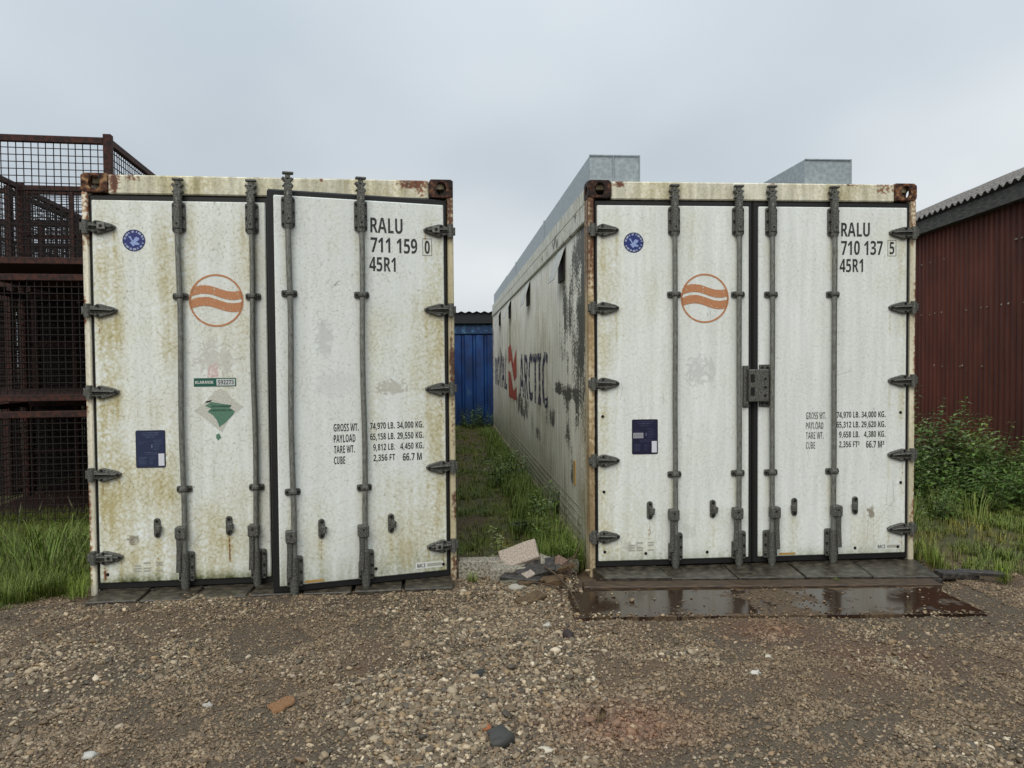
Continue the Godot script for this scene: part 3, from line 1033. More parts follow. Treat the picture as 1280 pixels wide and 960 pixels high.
func build_container(root: Node3D, sp: Dictionary) -> Dictionary:
	# shell
	var mb := MB.new()
	mb.box(Vector3(0.03, 0.02, -CL + 0.05), Vector3(0.09, CH - 0.12, -0.12), 0.0)
	mb.planar(2, 1, -CL, 0.0, 0.0, CH)
	put("side_wall", mb, sp.wall_left, root)
	mb = MB.new()
	mb.box(Vector3(CW - 0.09, 0.02, -CL + 0.05), Vector3(CW - 0.03, CH - 0.12, -0.12), 0.0)
	mb.planar(2, 1, -CL, 0.0, 0.0, CH)
	put("side_wall", mb, sp.wall_right, root)
	for s in [0.0, 1.0]:
		mb = MB.new()
		var x0: float = 0.004 if s == 0.0 else CW - 0.094
		mb.box(Vector3(x0, CH - 0.26, -CL + 0.12), Vector3(x0 + 0.09, CH - 0.125, -0.13), 0.008)
		mb.box(Vector3(x0 + 0.006, CH - 0.121, -CL + 0.12), Vector3(x0 + 0.084, CH - 0.006, -0.13), 0.006)
		mb.planar(2, 1, -CL, 0.0, CH - 0.27, CH)
		put("top_rail", mb, sp.rail, root)
		mb = MB.new()
		mb.box(Vector3(x0, 0.02, -CL + 0.12), Vector3(x0 + 0.09, 0.17, -0.13), 0.008)
		put("bottom_rail", mb, sp.rail_low, root)
	mb = MB.new()
	mb.box(Vector3(0.06, CH - 0.06, -CL + 0.05), Vector3(CW - 0.06, CH - 0.02, -0.03), 0.004)
	put("roof", mb, sp.rail_low, root)
	mb = MB.new()
	mb.box(Vector3(0.06, 0.03, -CL + 0.05), Vector3(CW - 0.06, 0.14, -0.13))
	put("floor", mb, M.inside, root)
	mb = MB.new()
	mb.box(Vector3(0.02, 0.0, -CL), Vector3(CW - 0.02, CH - 0.02, -CL + 0.05), 0.004)
	put("rear_wall", mb, sp.rail_low, root)
	# front frame
	for s in [0, 1]:
		mb = MB.new()
		var x0: float = 0.0 if s == 0 else CW - 0.040
		mb.box(Vector3(x0, 0.0, -0.165), Vector3(x0 + 0.040, CH - 0.118, -0.001), 0.007)
		if s == 0:
			mb.box(Vector3(0.036, 0.0, -0.16), Vector3(0.052, CH - 0.12, -0.035), 0.0)
		else:
			mb.box(Vector3(CW - 0.052, 0.0, -0.16), Vector3(CW - 0.036, CH - 0.12, -0.035), 0.0)
		for i in mb.v.size():
			mb.uv[i] = Vector2((absf(mb.v[i].x - (0.0 if s == 0 else CW)) - mb.v[i].z) / 0.21, (CH - mb.v[i].y) / CH)
		put("corner_post", mb, sp.post_left if s == 0 else sp.post_right, root)
		casting(root, Vector3(0.0 if s == 0 else CW, CH + 0.002, 0.003), 1.0 if s == 0 else -1.0, sp.cast_left if s == 0 else sp.cast_right)
	mb = MB.new()
	mb.box(Vector3(0.166, 2.765, -0.15), Vector3(CW - 0.166, CH - 0.004, -0.006), 0.008)
	mb.planar(0, 1, 0.16, CW - 0.16, 2.76, CH)
	put("header_beam", mb, sp.header, root)
	mb = MB.new()
	mb.box(Vector3(0.04, 0.0, -0.15), Vector3(CW - 0.04, 0.122, -0.012), 0.006)
	put("door_sill", mb, M.slate, root)
	# doors
	var doors := []
	for s in [0, 1]:
		var x0: float = 0.062 if s == 0 else 1.243
		var x1: float = 1.172 if s == 0 else 2.368
		mb = MB.new()
		mb.box(Vector3(x0, 0.176, -0.05), Vector3(x1, 2.722, 0.0), 0.006)
		mb.planar(0, 1, x0, x1, 0.176, 2.722)
		var door := put("door", mb, sp.door_left if s == 0 else sp.door_right, root)
		door.set_meta("label", sp.door_labels[s])
		doors.append(door)
		var gk := MB.new()
		gk.box(Vector3(0.041 if s == 0 else 1.205, 0.128, -0.10), Vector3(1.204 if s == 0 else CW - 0.041, 2.762, -0.014), 0.01)
		put("door_gasket", gk, M.rubber, door)
		for k in 5:
			hinge(door, 0.0 if s == 0 else CW, [2.54, 1.995, 1.452, 0.905, 0.356][k] + rng.randf_range(-0.004, 0.004), 1.0 if s == 0 else -1.0, sp.pads and (k == 0 or k == 4))
		var gear: Array = sp.gear[s]
		for k in 2:
			lock_gear(door, [[0.616, 1.086], [1.332, 1.797]][s][k], gear[k], sp.bend)
			catch_plate(door, [[0.435, 0.9], [1.512, 1.975]][s][k], 0.54, gear[k])
		for q in sp.screws[s]:
			var sc := MB.new()
			sc.cyl(Vector3(q[0], q[1], 0.0), Vector3(q[0], q[1], 0.006), 0.012, 0.009, 8)
			put("screw_head", sc, M.bolt, door)
	# a small worn data sticker low on the left door, a maker's sticker low on the right one
	var ld: Node = doors[0]
	var rd: Node = doors[1]
	for k in 4:
		for j in 3:
			if (k + j) % 4 == 3:
				continue
			var bx := 0.28 + j * 0.06 + (0.02 if j == 2 else 0.0)
			print_poly(ld, "sticker_print", rect(bx, 0.245 + k * 0.018, bx + 0.045, 0.255 + k * 0.018), 0.0014, M.faint)
	print_poly(rd, "sticker", rect(2.142, 0.205, 2.338, 0.249, 0.006), 0.0012, M.white_print)
	lettering(rd, "lettering", "MCI", 2.155, 0.214, 2.212, 0.24, 0.0022, M.letter)
	print_poly(rd, "sticker_print", rect(2.225, 0.216, 2.328, 0.238), 0.002, M.faint)
	print_poly(rd, "yellow_strip", rect(1.40, 0.186, 1.525, 0.202), 0.0014, M.yellow)
	round_sticker(ld, 0.325, 2.458, 0.072)
	wave_emblem(ld, 0.844, 2.062, 0.177, M.orange)
	placard(ld, 0.308, 0.945, 0.497, 1.196, sp.dark_placard)
	lettering(rd, "lettering", "RALU", 1.862, 2.510, 2.080, 2.611, 0.0014, M.letter)
	lettering(rd, "lettering", sp.number, 1.862, 2.377, 2.180, 2.480, 0.0014, M.letter)
	lettering(rd, "lettering", sp.digit, 2.232, 2.382, 2.268, 2.472, 0.0014, M.letter)
	lettering(rd, "lettering", "45R1", 1.852, 2.250, 2.030, 2.347, 0.0014, M.letter)
	var fr := MB.new()
	fr.ring(rect(2.217, 2.368, 2.283, 2.486), rect(2.2205, 2.3715, 2.2795, 2.4825), 0.0004, 0.0014)
	put("check_digit_frame", fr, M.faint_dark, rd)
	weights(rd, sp.weights, sp.letter_small)
	return {"left": ld, "right": rd}


func left_container() -> void:
	M.faint = plain(Color(0.62, 0.62, 0.58), 0.6)
	M.faint_dark = plain(Color(0.40, 0.40, 0.38), 0.6)
	M.yellow = mat(ntex(128, noise(38, 0.08, 4), [[0.3, Color(0.70, 0.50, 0.14)], [0.7, Color(0.62, 0.55, 0.40)]]), Vector3(9, 9, 9), 0.6)
	var sp := {"pads": true, "bend": 0.004, "dark_placard": false, "gear": [[1.0, 1.0], [1.0, 1.0]], "number": "711 159", "digit": "0", "letter_small": M.letter,
		"screws": [[[0.11, 0.235]], [[2.34, 0.222], [1.87, 0.235]]],
		"door_labels": ["grimy left door with hazard diamonds and green strip sticker", "cleaner right door standing ajar with black code lettering"],
		"weights": [["GROSS WT.", "74,970 LB.", "34,000 KG.", 0.165, 1.842, 2.026, 2.210], ["PAYLOAD", "65,158 LB.", "29,550 KG.", 0.142, 1.842, 2.026, 2.210], ["TARE WT.", "9,812 LB.", "4,450 KG.", 0.137, 1.862, 2.046, 2.210], ["CUBE", "2,356 FT", "66.7 M", 0.072, 1.862, 2.062, 2.195]]}
	sp.door_left = sheet_mat(weather(448, 1024, 0.062, 1.172, 0.176, 2.722, door_runs({"seed": 101, "haze": 0.13, "speck": 0.9, "streak": 0.06, "algae": 0.9, "algae_h": 0.10,
		"dirt": [[0.12, 0.10, 0.1, 2.75, 0.61], [0.22, 0.05, 1.7, 2.6, 0.41], [0.54, 0.10, 1.5, 2.7, 0.49], [0.68, 0.05, 2.0, 2.7, 0.37], [0.3, 0.22, 0.1, 1.2, 0.45], [0.5, 0.12, 0.1, 1.5, 0.41], [0.8, 0.2, 0.1, 0.7, 0.41], [0.95, 0.2, 0.15, 0.9, 0.16], [1.03, 0.06, 1.6, 2.7, 0.29], [0.2, 0.1, 1.0, 1.9, 0.25], [0.9, 0.15, 1.3, 2.1, 0.16]],
		"rust": [[0.9, 0.006, 0.22, 0.48, 0.45], [0.1, 0.025, 0.18, 0.28, 0.5], [0.23, 0.02, 2.35, 2.55, 0.28], [0.1, 0.02, 1.75, 1.97, 0.25]],
		"scuffs": [[0.824, 1.66, 0.16, 0.18, Color(0.72, 0.71, 0.69), 0.55, 1], [0.82, 1.58, 0.05, 0.07, Color(0.80, 0.64, 0.63), 0.55], [0.27, 0.46, 0.05, 0.035, Color(0.35, 0.32, 0.27), 0.5]],
		"scratches": [[[0.845, 1.16, 0.82, 1.0, 0.80, 0.85, 0.82, 0.8], 0.3, 1], [[0.26, 0.46, 0.31, 0.49, 0.29, 0.45], 0.8, 2], [[0.73, 0.5, 0.70, 0.47, 0.70, 0.42], 0.45, 1], [[0.78, 1.72, 0.72, 1.68, 0.68, 1.63], 0.5, 1], [[0.88, 1.78, 0.95, 1.74], 0.5, 1], [[0.75, 1.79, 0.76, 1.74], 0.6, 2], [[1.02, 1.66, 1.0, 1.69], 0.6, 2]]}, 0, 1.0)), 0.5)
	sp.door_right = sheet_mat(weather(448, 1024, 1.243, 2.368, 0.176, 2.722, door_runs({"seed": 131, "haze": 0.06, "speck": 0.7, "streak": 0.045, "algae": 0.35, "algae_h": 0.3,
		"dirt": [[2.30, 0.10, 0.1, 2.75, 0.51], [2.16, 0.10, 1.1, 2.15, 0.30], [1.87, 0.07, 0.9, 2.05, 0.30], [1.9, 0.2, 0.1, 0.9, 0.19], [2.15, 0.2, 0.1, 0.9, 0.30], [1.45, 0.2, 0.1, 0.8, 0.14], [2.0, 0.1, 1.5, 2.1, 0.14], [1.62, 0.06, 2.3, 2.75, 0.17]],
		"rust": [[2.33, 0.02, 1.3, 1.44, 0.25]],
		"scuffs": [[1.54, 1.80, 0.07, 0.14, Color(0.74, 0.755, 0.74), 0.6], [1.6, 1.5, 0.16, 0.10, Color(0.78, 0.79, 0.78), 0.4], [2.0, 1.47, 0.12, 0.06, Color(0.62, 0.6, 0.55), 0.5], [2.08, 0.32, 0.05, 0.12, Color(0.7, 0.65, 0.5), 0.4]],
		"scratches": [[[1.60, 2.13, 1.65, 2.18, 1.62, 2.15, 1.655, 2.155], 0.6, 2], [[1.62, 2.10, 1.66, 2.12], 0.6, 1], [[1.49, 1.98, 1.56, 1.86, 1.6, 1.88], 0.25, 2], [[2.05, 0.25, 2.06, 0.35], 0.6, 1], [[1.58, 1.62, 1.585, 1.615], 0.7, 2]]}, 1, 0.9)), 0.45)
	var wall := {"seed": 160, "base": Color(0.74, 0.74, 0.70), "haze": 0.3, "streak": 0.25, "algae": 0.8, "algae_h": 0.8}
	sp.wall_left = sheet_mat(weather(512, 128, -CL, 0.0, 0.0, CH, wall), 0.6)
	sp.wall_right = sp.wall_left
	sp.rail = sp.wall_left
	sp.rail_low = mat(ntex(256, noise(39, 0.02, 5), [[0.2, Color(0.30, 0.27, 0.20)], [0.5, Color(0.52, 0.48, 0.38)], [0.8, Color(0.66, 0.63, 0.54)]]), Vector3(1.5, 1.5, 1.5), 0.8)
	M.rail_low = sp.rail_low
	sp.post_left = sheet_mat(weather(96, 1024, 0.0, 0.21, 0.0, CH, {"seed": 171, "base": Color(0.86, 0.84, 0.78), "haze": 0.25, "streak": 0.2, "speck": 0.6, "rust": [[0.02, 0.08, 2.35, 2.95, 0.75], [0.0, 0.012, 0.0, 2.4, 0.6], [0.02, 0.02, 1.3, 1.5, 0.4], [0.01, 0.02, 0.3, 0.9, 0.4], [0.01, 0.02, 0.1, 0.5, 0.4], [0.01, 0.02, 1.9, 2.1, 0.7]], "rust_color": Color(0.40, 0.23, 0.13)}), 0.7)
	sp.post_right = sheet_mat(weather(96, 1024, 0.0, 0.21, 0.0, CH, {"seed": 172, "base": Color(0.74, 0.70, 0.60), "haze": 0.4, "streak": 0.2, "speck": 0.7, "rust_haze": 0.07, "rust": [[0.02, 0.08, 2.45, 2.95, 0.9], [0.01, 0.06, 1.4, 1.75, 0.5], [0.01, 0.03, 0.5, 0.75, 0.7], [0.01, 0.05, 0.0, 0.3, 0.7], [0.02, 0.02, 0.9, 2.0, 0.4]], "rust_color": Color(0.30, 0.19, 0.13)}), 0.7)
	sp.header = sheet_mat(weather(1024, 72, 0.16, 2.28, 2.76, CH, {"seed": 173, "base": Color(0.82, 0.81, 0.74), "haze": 0.35, "streak": 0.25, "speck": 0.8, "rust": [[0.2, 0.06, 2.76, 2.95, 0.9], [0.33, 0.07, 2.84, 2.95, 0.6], [2.14, 0.14, 2.82, 2.95, 0.75], [2.22, 0.05, 2.76, 2.95, 0.8], [1.55, 0.02, 2.86, 2.9, 0.7], [0.95, 0.5, 2.885, 2.91, 0.55], [1.7, 0.4, 2.885, 2.91, 0.5]], "dirt": [[0.7, 0.3, 2.75, 2.92, 0.4], [1.9, 0.25, 2.75, 2.92, 0.4]]}), 0.6)
	sp.cast_left = M.casting
	sp.cast_right = M.casting_dark
	var root := thing("refrigerated_container", "grimy white refrigerated container with its right door ajar, beside the brown mesh cages", "shipping container", L_POS, L_YAW, "white refrigerated containers")
	var d := build_container(root, sp)
	# the right door stands ajar: turned about its hinge line
	var o := Vector3(2.40, 0.0, -0.01)
	var b := Basis(Vector3.UP, deg_to_rad(12.8))
	d.right.transform = Transform3D(b, o - b * o)
	var ld: Node = d.left
	# torn hazard diamonds and the green strip
	var grey_paper := mat(ntex(256, noise(43, 0.05, 5), [[0.2, Color(0.66, 0.66, 0.62)], [0.5, Color(0.74, 0.74, 0.70)], [0.8, Color(0.80, 0.80, 0.77)]]), Vector3(7, 7, 7), 0.7)
	var green_paper := mat(ntex(256, noise(44, 0.06, 5), [[0.2, Color(0.27, 0.43, 0.35)], [0.8, Color(0.37, 0.52, 0.44)]]), Vector3(7, 7, 7), 0.7)
	var black := plain(Color(0.07, 0.08, 0.08), 0.7)
	print_poly(ld, "torn_diamond", poly_at(0.848, 1.318, 0.165, [[-1, 0.02], [-0.62, 0.3], [-0.42, 0.5], [-0.16, 0.8], [0.1, 0.92], [0.3, 0.78], [0.62, 0.4], [0.98, 0.16], [0.8, 0.05], [0.4, -0.3], [0.32, -0.45], [0.1, -0.86], [-0.12, -0.7], [-0.55, -0.3]]), 0.0012, grey_paper)
	print_poly(ld, "diamond_print", poly_at(0.848, 1.318, 0.165, [[-0.55, 0.22], [-0.3, 0.38], [0.1, 0.3], [0.5, 0.24], [0.42, 0.12], [0.62, -0.02], [0.55, -0.16], [0.3, -0.42], [0.22, -0.5], [0.0, -0.66], [-0.08, -0.4], [-0.25, -0.16], [-0.46, -0.02], [-0.3, 0.1]]), 0.0020, green_paper)
	print_poly(ld, "diamond_print", poly_at(0.848, 1.318, 0.165, [[-0.52, 0.40], [-0.26, 0.46], [-0.34, 0.38], [-0.52, 0.34]]), 0.0028, black)
	lettering(ld, "lettering", "NON-FLAMMABLE", 0.80, 1.345, 0.925, 1.356, 0.0028, black)
	lettering(ld, "lettering", "COMPRESSED GAS", 0.785, 1.318, 0.935, 1.329, 0.0028, black)
	print_poly(ld, "diamond_print", poly_at(0.838, 1.135, 0.04, [[-0.3, 0.6], [0.2, 0.8], [0.5, 0.1], [0.0, -0.4], [-0.3, 0.0]]), 0.0020, green_paper)
	var strip := rect(0.688, 1.484, 0.962, 1.541, 0.004)
	print_poly(ld, "strip_sticker", strip, 0.0020, plain(Color(0.07, 0.33, 0.27), 0.45))
	print_poly(ld, "sticker_panel", rect(0.835, 1.490, 0.955, 1.534), 0.0028, plain(Color(0.76, 0.78, 0.78), 0.45))
	lettering(ld, "lettering", "KLARAVIK", 0.697, 1.503, 0.815, 1.523, 0.0030, M.white_print)
	lettering(ld, "lettering", "592273", 0.845, 1.497, 0.947, 1.528, 0.0036, M.letter)


func right_container() -> void:
	var sp := {"pads": false, "bend": 0.0012, "dark_placard": true, "gear": [[1.0, 1.0], [-1.0, -1.0]], "number": "710 137", "digit": "5", "letter_small": M.letter_worn,
		"screws": [[[0.096, 1.22], [0.103, 0.678], [0.107, 0.245], [0.407, 0.226], [0.861, 0.223]], [[2.325, 1.22], [2.33, 0.70], [2.31, 0.222], [1.98, 0.222]]],
		"door_labels": ["closed left door with dark blue data placard", "closed right door with black code lettering and lock box"],
		"weights": [["GROSS WT.", "74,970 LB.", "34,000 KG.", 0.152, 1.834, 2.024, 2.210], ["PAYLOAD", "65,312 LB.", "29,620 KG.", 0.132, 1.834, 2.024, 2.210], ["TARE WT.", "9,658 LB.", "4,380 KG.", 0.135, 1.854, 2.044, 2.210], ["CUBE", "2,356 FT³", "66.7 M³", 0.07, 1.854, 2.060, 2.200]]}
	sp.door_left = sheet_mat(weather(448, 1024, 0.062, 1.172, 0.176, 2.722, door_runs({"seed": 201, "haze": 0.07, "speck": 0.5, "streak": 0.07, "algae": 0.3, "algae_h": 0.12,
		"dirt": [[0.10, 0.07, 0.1, 2.75, 0.33], [0.2, 0.08, 1.6, 2.7, 0.21], [0.28, 0.2, 0.1, 0.75, 0.21], [0.45, 0.1, 1.8, 2.7, 0.11], [0.75, 0.1, 2.2, 2.75, 0.12], [0.85, 0.2, 0.1, 0.6, 0.13], [0.12, 0.1, 0.1, 0.5, 0.24]],
		"rust": [[0.43, 0.008, 0.28, 0.47, 0.45], [0.07, 0.01, 0.2, 2.6, 0.25]],
		"scuffs": [[0.81, 1.54, 0.12, 0.13, Color(0.74, 0.75, 0.74), 0.6], [0.72, 0.38, 0.06, 0.06, Color(0.72, 0.72, 0.68), 0.35], [0.3, 0.285, 0.07, 0.04, Color(0.68, 0.68, 0.64), 0.6]],
		"scratches": [[[0.72, 1.63, 0.8, 1.58, 0.88, 1.5, 0.9, 1.44], 0.4, 1], [[0.76, 1.5, 0.82, 1.44, 0.85, 1.47], 0.4, 1], [[0.8, 1.6, 0.86, 1.57], 0.4, 1], [[0.66, 1.18, 0.67, 1.0, 0.66, 0.97], 0.35, 1], [[0.54, 1.37, 0.535, 1.3], 0.5, 1], [[0.23, 1.46, 0.24, 1.42, 0.225, 1.34], 0.6, 1], [[0.16, 0.56, 0.2, 0.59], 0.7, 1], [[0.435, 0.44, 0.44, 0.36], 0.7, 2], [[0.5, 0.36, 0.51, 0.32], 0.7, 1], [[0.28, 2.06, 0.282, 2.055], 0.8, 2], [[0.862, 1.96, 0.865, 1.93], 0.7, 1], [[0.885, 1.98, 0.885, 1.9], 0.5, 1]]}, 0, 0.65)), 0.42)
	sp.door_right = sheet_mat(weather(448, 1024, 1.243, 2.368, 0.176, 2.722, door_runs({"seed": 231, "haze": 0.05, "speck": 0.45, "streak": 0.07, "algae": 0.3, "algae_h": 0.12,
		"dirt": [[2.33, 0.05, 1.0, 2.75, 0.18], [2.2, 0.15, 2.0, 2.7, 0.09], [2.1, 0.2, 0.1, 0.6, 0.18], [1.5, 0.1, 0.1, 0.6, 0.09], [1.7, 0.03, 1.0, 2.2, 0.07]],
		"rust": [[2.34, 0.012, 0.2, 0.9, 0.3]],
		"scuffs": [[2.10, 0.49, 0.035, 0.05, Color(0.45, 0.42, 0.36), 0.7]],
		"scratches": [[[1.68, 1.83, 1.69, 1.8], 0.7, 1], [[1.82, 1.80, 1.87, 1.82, 1.9, 1.815], 0.5, 1], [[1.66, 1.71, 1.72, 1.715], 0.5, 1], [[1.83, 1.72, 1.86, 1.73], 0.5, 1], [[1.84, 1.50, 1.93, 1.525, 1.96, 1.52], 0.6, 1], [[2.09, 0.50, 2.075, 0.35, 2.07, 0.25], 0.6, 1], [[2.12, 0.5, 2.125, 0.3, 2.13, 0.22], 0.6, 1], [[2.14, 0.4, 2.22, 0.5, 2.3, 0.58], 0.6, 1], [[2.22, 0.55, 2.23, 0.68, 2.25, 0.7], 0.6, 1], [[2.28, 0.56, 2.27, 0.72], 0.6, 1], [[2.2, 0.54, 2.3, 0.52], 0.5, 1]]}, 1, 0.6)), 0.42)
	sp.wall_left = sheet_mat(weather(2048, 480, -CL, 0.0, 0.0, CH, {"seed": 261, "base": Color(0.93, 0.925, 0.895), "haze": 0.10, "streak": 0.22, "peel_sharp": 22.0, "peel_fine": 1.1, "speck": 0.5, "algae": 0.75, "algae_h": 1.1, "algae_color": Color(0.33, 0.33, 0.22), "dirt_color": Color(0.58, 0.54, 0.42),
		"dirt": [[-0.4, 0.3, 0.0, 2.9, 0.6], [-3.0, 1.0, 0.0, 2.7, 0.3], [-7.0, 2.0, 0.0, 2.7, 0.35], [-10.0, 1.0, 0.2, 2.7, 0.3], [-7.4, 0.2, 1.7, 2.4, 0.7]],
		"peel": [[-0.60, 0.26, 1.0, 2.85, 0.80], [-0.38, 0.16, 1.3, 2.9, 0.85], [-1.35, 0.20, 1.5, 2.5, 0.62], [-1.05, 0.4, 1.5, 2.4, 0.38], [-1.75, 0.6, 1.30, 1.43, 0.85], [-0.95, 0.4, 1.27, 1.40, 0.6], [-1.15, 0.25, 0.85, 1.35, 0.55], [-1.0, 0.12, 0.55, 0.95, 0.6], [-2.2, 0.5, 0.95, 1.15, 0.45], [-5.3, 1.0, 0.80, 1.15, 0.75], [-6.6, 0.5, 0.95, 1.2, 0.6], [-9.5, 0.4, 1.5, 2.4, 0.35], [-8.6, 0.5, 1.6, 1.9, 0.4], [-3.4, 0.5, 0.7, 0.85, 0.45], [-9.8, 0.8, 1.3, 1.9, 0.3], [-12.0, 0.15, 1.2, 2.6, 0.6]],
		"rust": [[-7.35, 0.10, 1.9, 2.2, 0.35], [-0.25, 0.1, 0.0, 1.0, 0.35]]}), 0.55)
	sp.wall_right = sheet_mat(weather(512, 128, -CL, 0.0, 0.0, CH, {"seed": 262, "base": Color(0.72, 0.72, 0.68), "haze": 0.3, "streak": 0.25, "algae": 0.8, "algae_h": 0.8}), 0.6)
	sp.rail = sheet_mat(weather(1024, 48, -CL, 0.0, CH - 0.27, CH, {"seed": 263, "base": Color(0.78, 0.79, 0.77), "haze": 0.3, "streak": 0.3, "speck": 0.8, "rust": [[-0.5, 0.5, 2.6, 2.95, 0.3]], "peel": [[-0.6, 0.5, 2.6, 2.78, 0.4], [-2.0, 0.6, 2.6, 2.8, 0.3]]}), 0.55)
	sp.rail_low = M.rail_low
	sp.post_left = sheet_mat(weather(96, 1024, 0.0, 0.21, 0.0, CH, {"seed": 271, "base": Color(0.76, 0.71, 0.60), "haze": 0.35, "streak": 0.30, "speck": 1.0, "rust_haze": 0.03, "dirt_color": Color(0.60, 0.51, 0.37), "dirt": [[0.05, 0.2, 0.0, 2.9, 0.5], [0.02, 0.02, 0.1, 2.4, 0.5]], "rust": [[0.05, 0.2, 2.0, 3.2, 0.8], [0.0, 0.008, 0.1, 2.4, 0.5], [0.045, 0.008, 0.1, 2.3, 0.6]], "rust_color": Color(0.33, 0.20, 0.12)}), 0.75)
	sp.post_right = sheet_mat(weather(96, 1024, 0.0, 0.21, 0.0, CH, {"seed": 272, "base": Color(0.84, 0.82, 0.74), "haze": 0.25, "streak": 0.2, "speck": 0.6, "rust": [[0.0, 0.014, 0.1, 2.5, 0.75], [0.02, 0.06, 2.4, 2.95, 0.65], [0.01, 0.03, 1.2, 2.4, 0.32], [0.02, 0.04, 0.2, 0.6, 0.4]], "rust_color": Color(0.42, 0.26, 0.15)}), 0.7)
	sp.header = sheet_mat(weather(1024, 72, 0.16, 2.28, 2.76, CH, {"seed": 273, "base": Color(0.84, 0.83, 0.77), "haze": 0.25, "streak": 0.22, "speck": 0.6, "rust": [[0.22, 0.07, 2.84, 2.95, 0.8], [2.2, 0.10, 2.80, 2.95, 0.7], [1.95, 0.12, 2.87, 2.93, 0.6], [1.35, 0.03, 2.87, 2.92, 0.7], [1.0, 0.6, 2.887, 2.91, 0.5]], "dirt": [[0.5, 0.2, 2.75, 2.92, 0.3], [1.9, 0.3, 2.75, 2.92, 0.35]]}), 0.6)
	sp.cast_left = M.casting_dark
	sp.cast_right = M.casting
	var root := thing("refrigerated_container", "cleaner white refrigerated container with shut doors, a lock box and metal ducts on its roof", "shipping container", R_POS, R_YAW, "white refrigerated containers")
	var d := build_container(root, sp)
	# lock box over the meeting of the doors
	var rd: Node = d.right
	var a := MB.new()
	var b := MB.new()
	a.prism(rect(1.246, 1.275, 1.322, 1.582, 0.006), 0.001, 0.012, 0.003)
	a.prism(rect(1.122, 1.545, 1.172, 1.575, 0.004), 0.001, 0.012, 0.003)
	a.prism(rect(1.122, 1.272, 1.172, 1.302, 0.004), 0.001, 0.012, 0.003)
	a.prism(rect(1.122, 1.28, 1.142, 1.57), 0.001, 0.03, 0.003)
	a.prism(rect(1.150, 1.315, 1.298, 1.548, 0.008), 0.013, 0.062, 0.006)
	for yy in [1.30, 1.36, 1.42, 1.48, 1.56]:
		for xx in [1.268, 1.304]:
			var z: float = 0.06 if yy > 1.31 and yy < 1.55 and xx < 1.29 else 0.01
			b.cyl(Vector3(xx, yy, z), Vector3(xx, yy, z + 0.011), 0.009, 0.008, 6)
	b.prism(rect(1.160, 1.455, 1.190, 1.515, 0.006), 0.06, 0.0645, 0.001)  # two raised black plates paint the dark inside of square holes
	b.prism(rect(1.160, 1.36, 1.190, 1.42, 0.006), 0.06, 0.0645, 0.001)
	two("lock_box", a, M.hardware, b, M.bolt, rd)
	# printed name and emblem on the long left side; the print runs from the far end to the doors
	var turned := Node3D.new()
	turned.name = "side_lettering"
	turned.transform = Transform3D(Basis(Vector3(0, 0, 1), Vector3(0, 1, 0), Vector3(-1, 0, 0)), Vector3(0.03, 0, 0))
	root.add_child(turned)
	lettering(turned, "lettering", "ARCTIC", -5.65, 1.12, -2.5, 1.72, 0.003, M.navy)
	lettering(turned, "lettering", "ROYAL", -11.4, 1.12, -8.1, 1.72, 0.003, M.navy)
	var em := MB.new()
	var ex := -6.95
	var ey := 1.44
	em.face(MB.ccw(PackedVector2Array([Vector2(ex - 0.8, ey + 0.42), Vector2(ex - 0.25, ey + 0.46), Vector2(ex + 0.2, ey + 0.14), Vector2(ex + 0.78, ey + 0.38), Vector2(ex + 0.78, ey - 0.05), Vector2(ex + 0.35, ey - 0.14), Vector2(ex - 0.25, ey + 0.2), Vector2(ex - 0.8, ey + 0.14)])), 0.003)
	em.face(MB.ccw(PackedVector2Array([Vector2(ex - 0.8, ey + 0.02), Vector2(ex - 0.35, ey + 0.0), Vector2(ex + 0.2, ey - 0.3), Vector2(ex + 0.78, ey - 0.2), Vector2(ex + 0.7, ey - 0.42), Vector2(ex - 0.7, ey - 0.42)])), 0.003)
	put("side_emblem", em, M.red_emblem, turned)
	# vents under the top rail with lifted cover flaps
	for z in [-1.45, -4.35, -7.3, -9.75]:
		var f := MB.new()
		var t := Transform3D(Basis(Vector3.BACK, -0.36 + rng.randf_range(-0.08, 0.08)), Vector3(0.022, 2.615, z))
		f.box(Vector3(-0.006, -0.30, -0.22), Vector3(0.0, 0.0, 0.22), 0.002, t)
		put("vent_flap", f, M.flap, root)
		var g := MB.new()
		g.box(Vector3(0.012, 2.33, z - 0.16), Vector3(0.031, 2.58, z + 0.16), 0.003)
		put("vent_frame", g, M.rubber, root)
	# horizontal ribs low on the side, a yellow handle tag
	for k in 5:
		var rb := MB.new()
		rb.box(Vector3(0.0245, 0.20 + k * 0.062, -CL + 0.2), Vector3(0.032, 0.211 + k * 0.062, -0.5), 0.003)
		put("side_rib", rb, M.rib, root)
	var yt := MB.new()
	yt.box(Vector3(0.022, 0.60, -0.86), Vector3(0.032, 0.80, -0.79), 0.003)
	put("yellow_tag", yt, M.yellow, root)


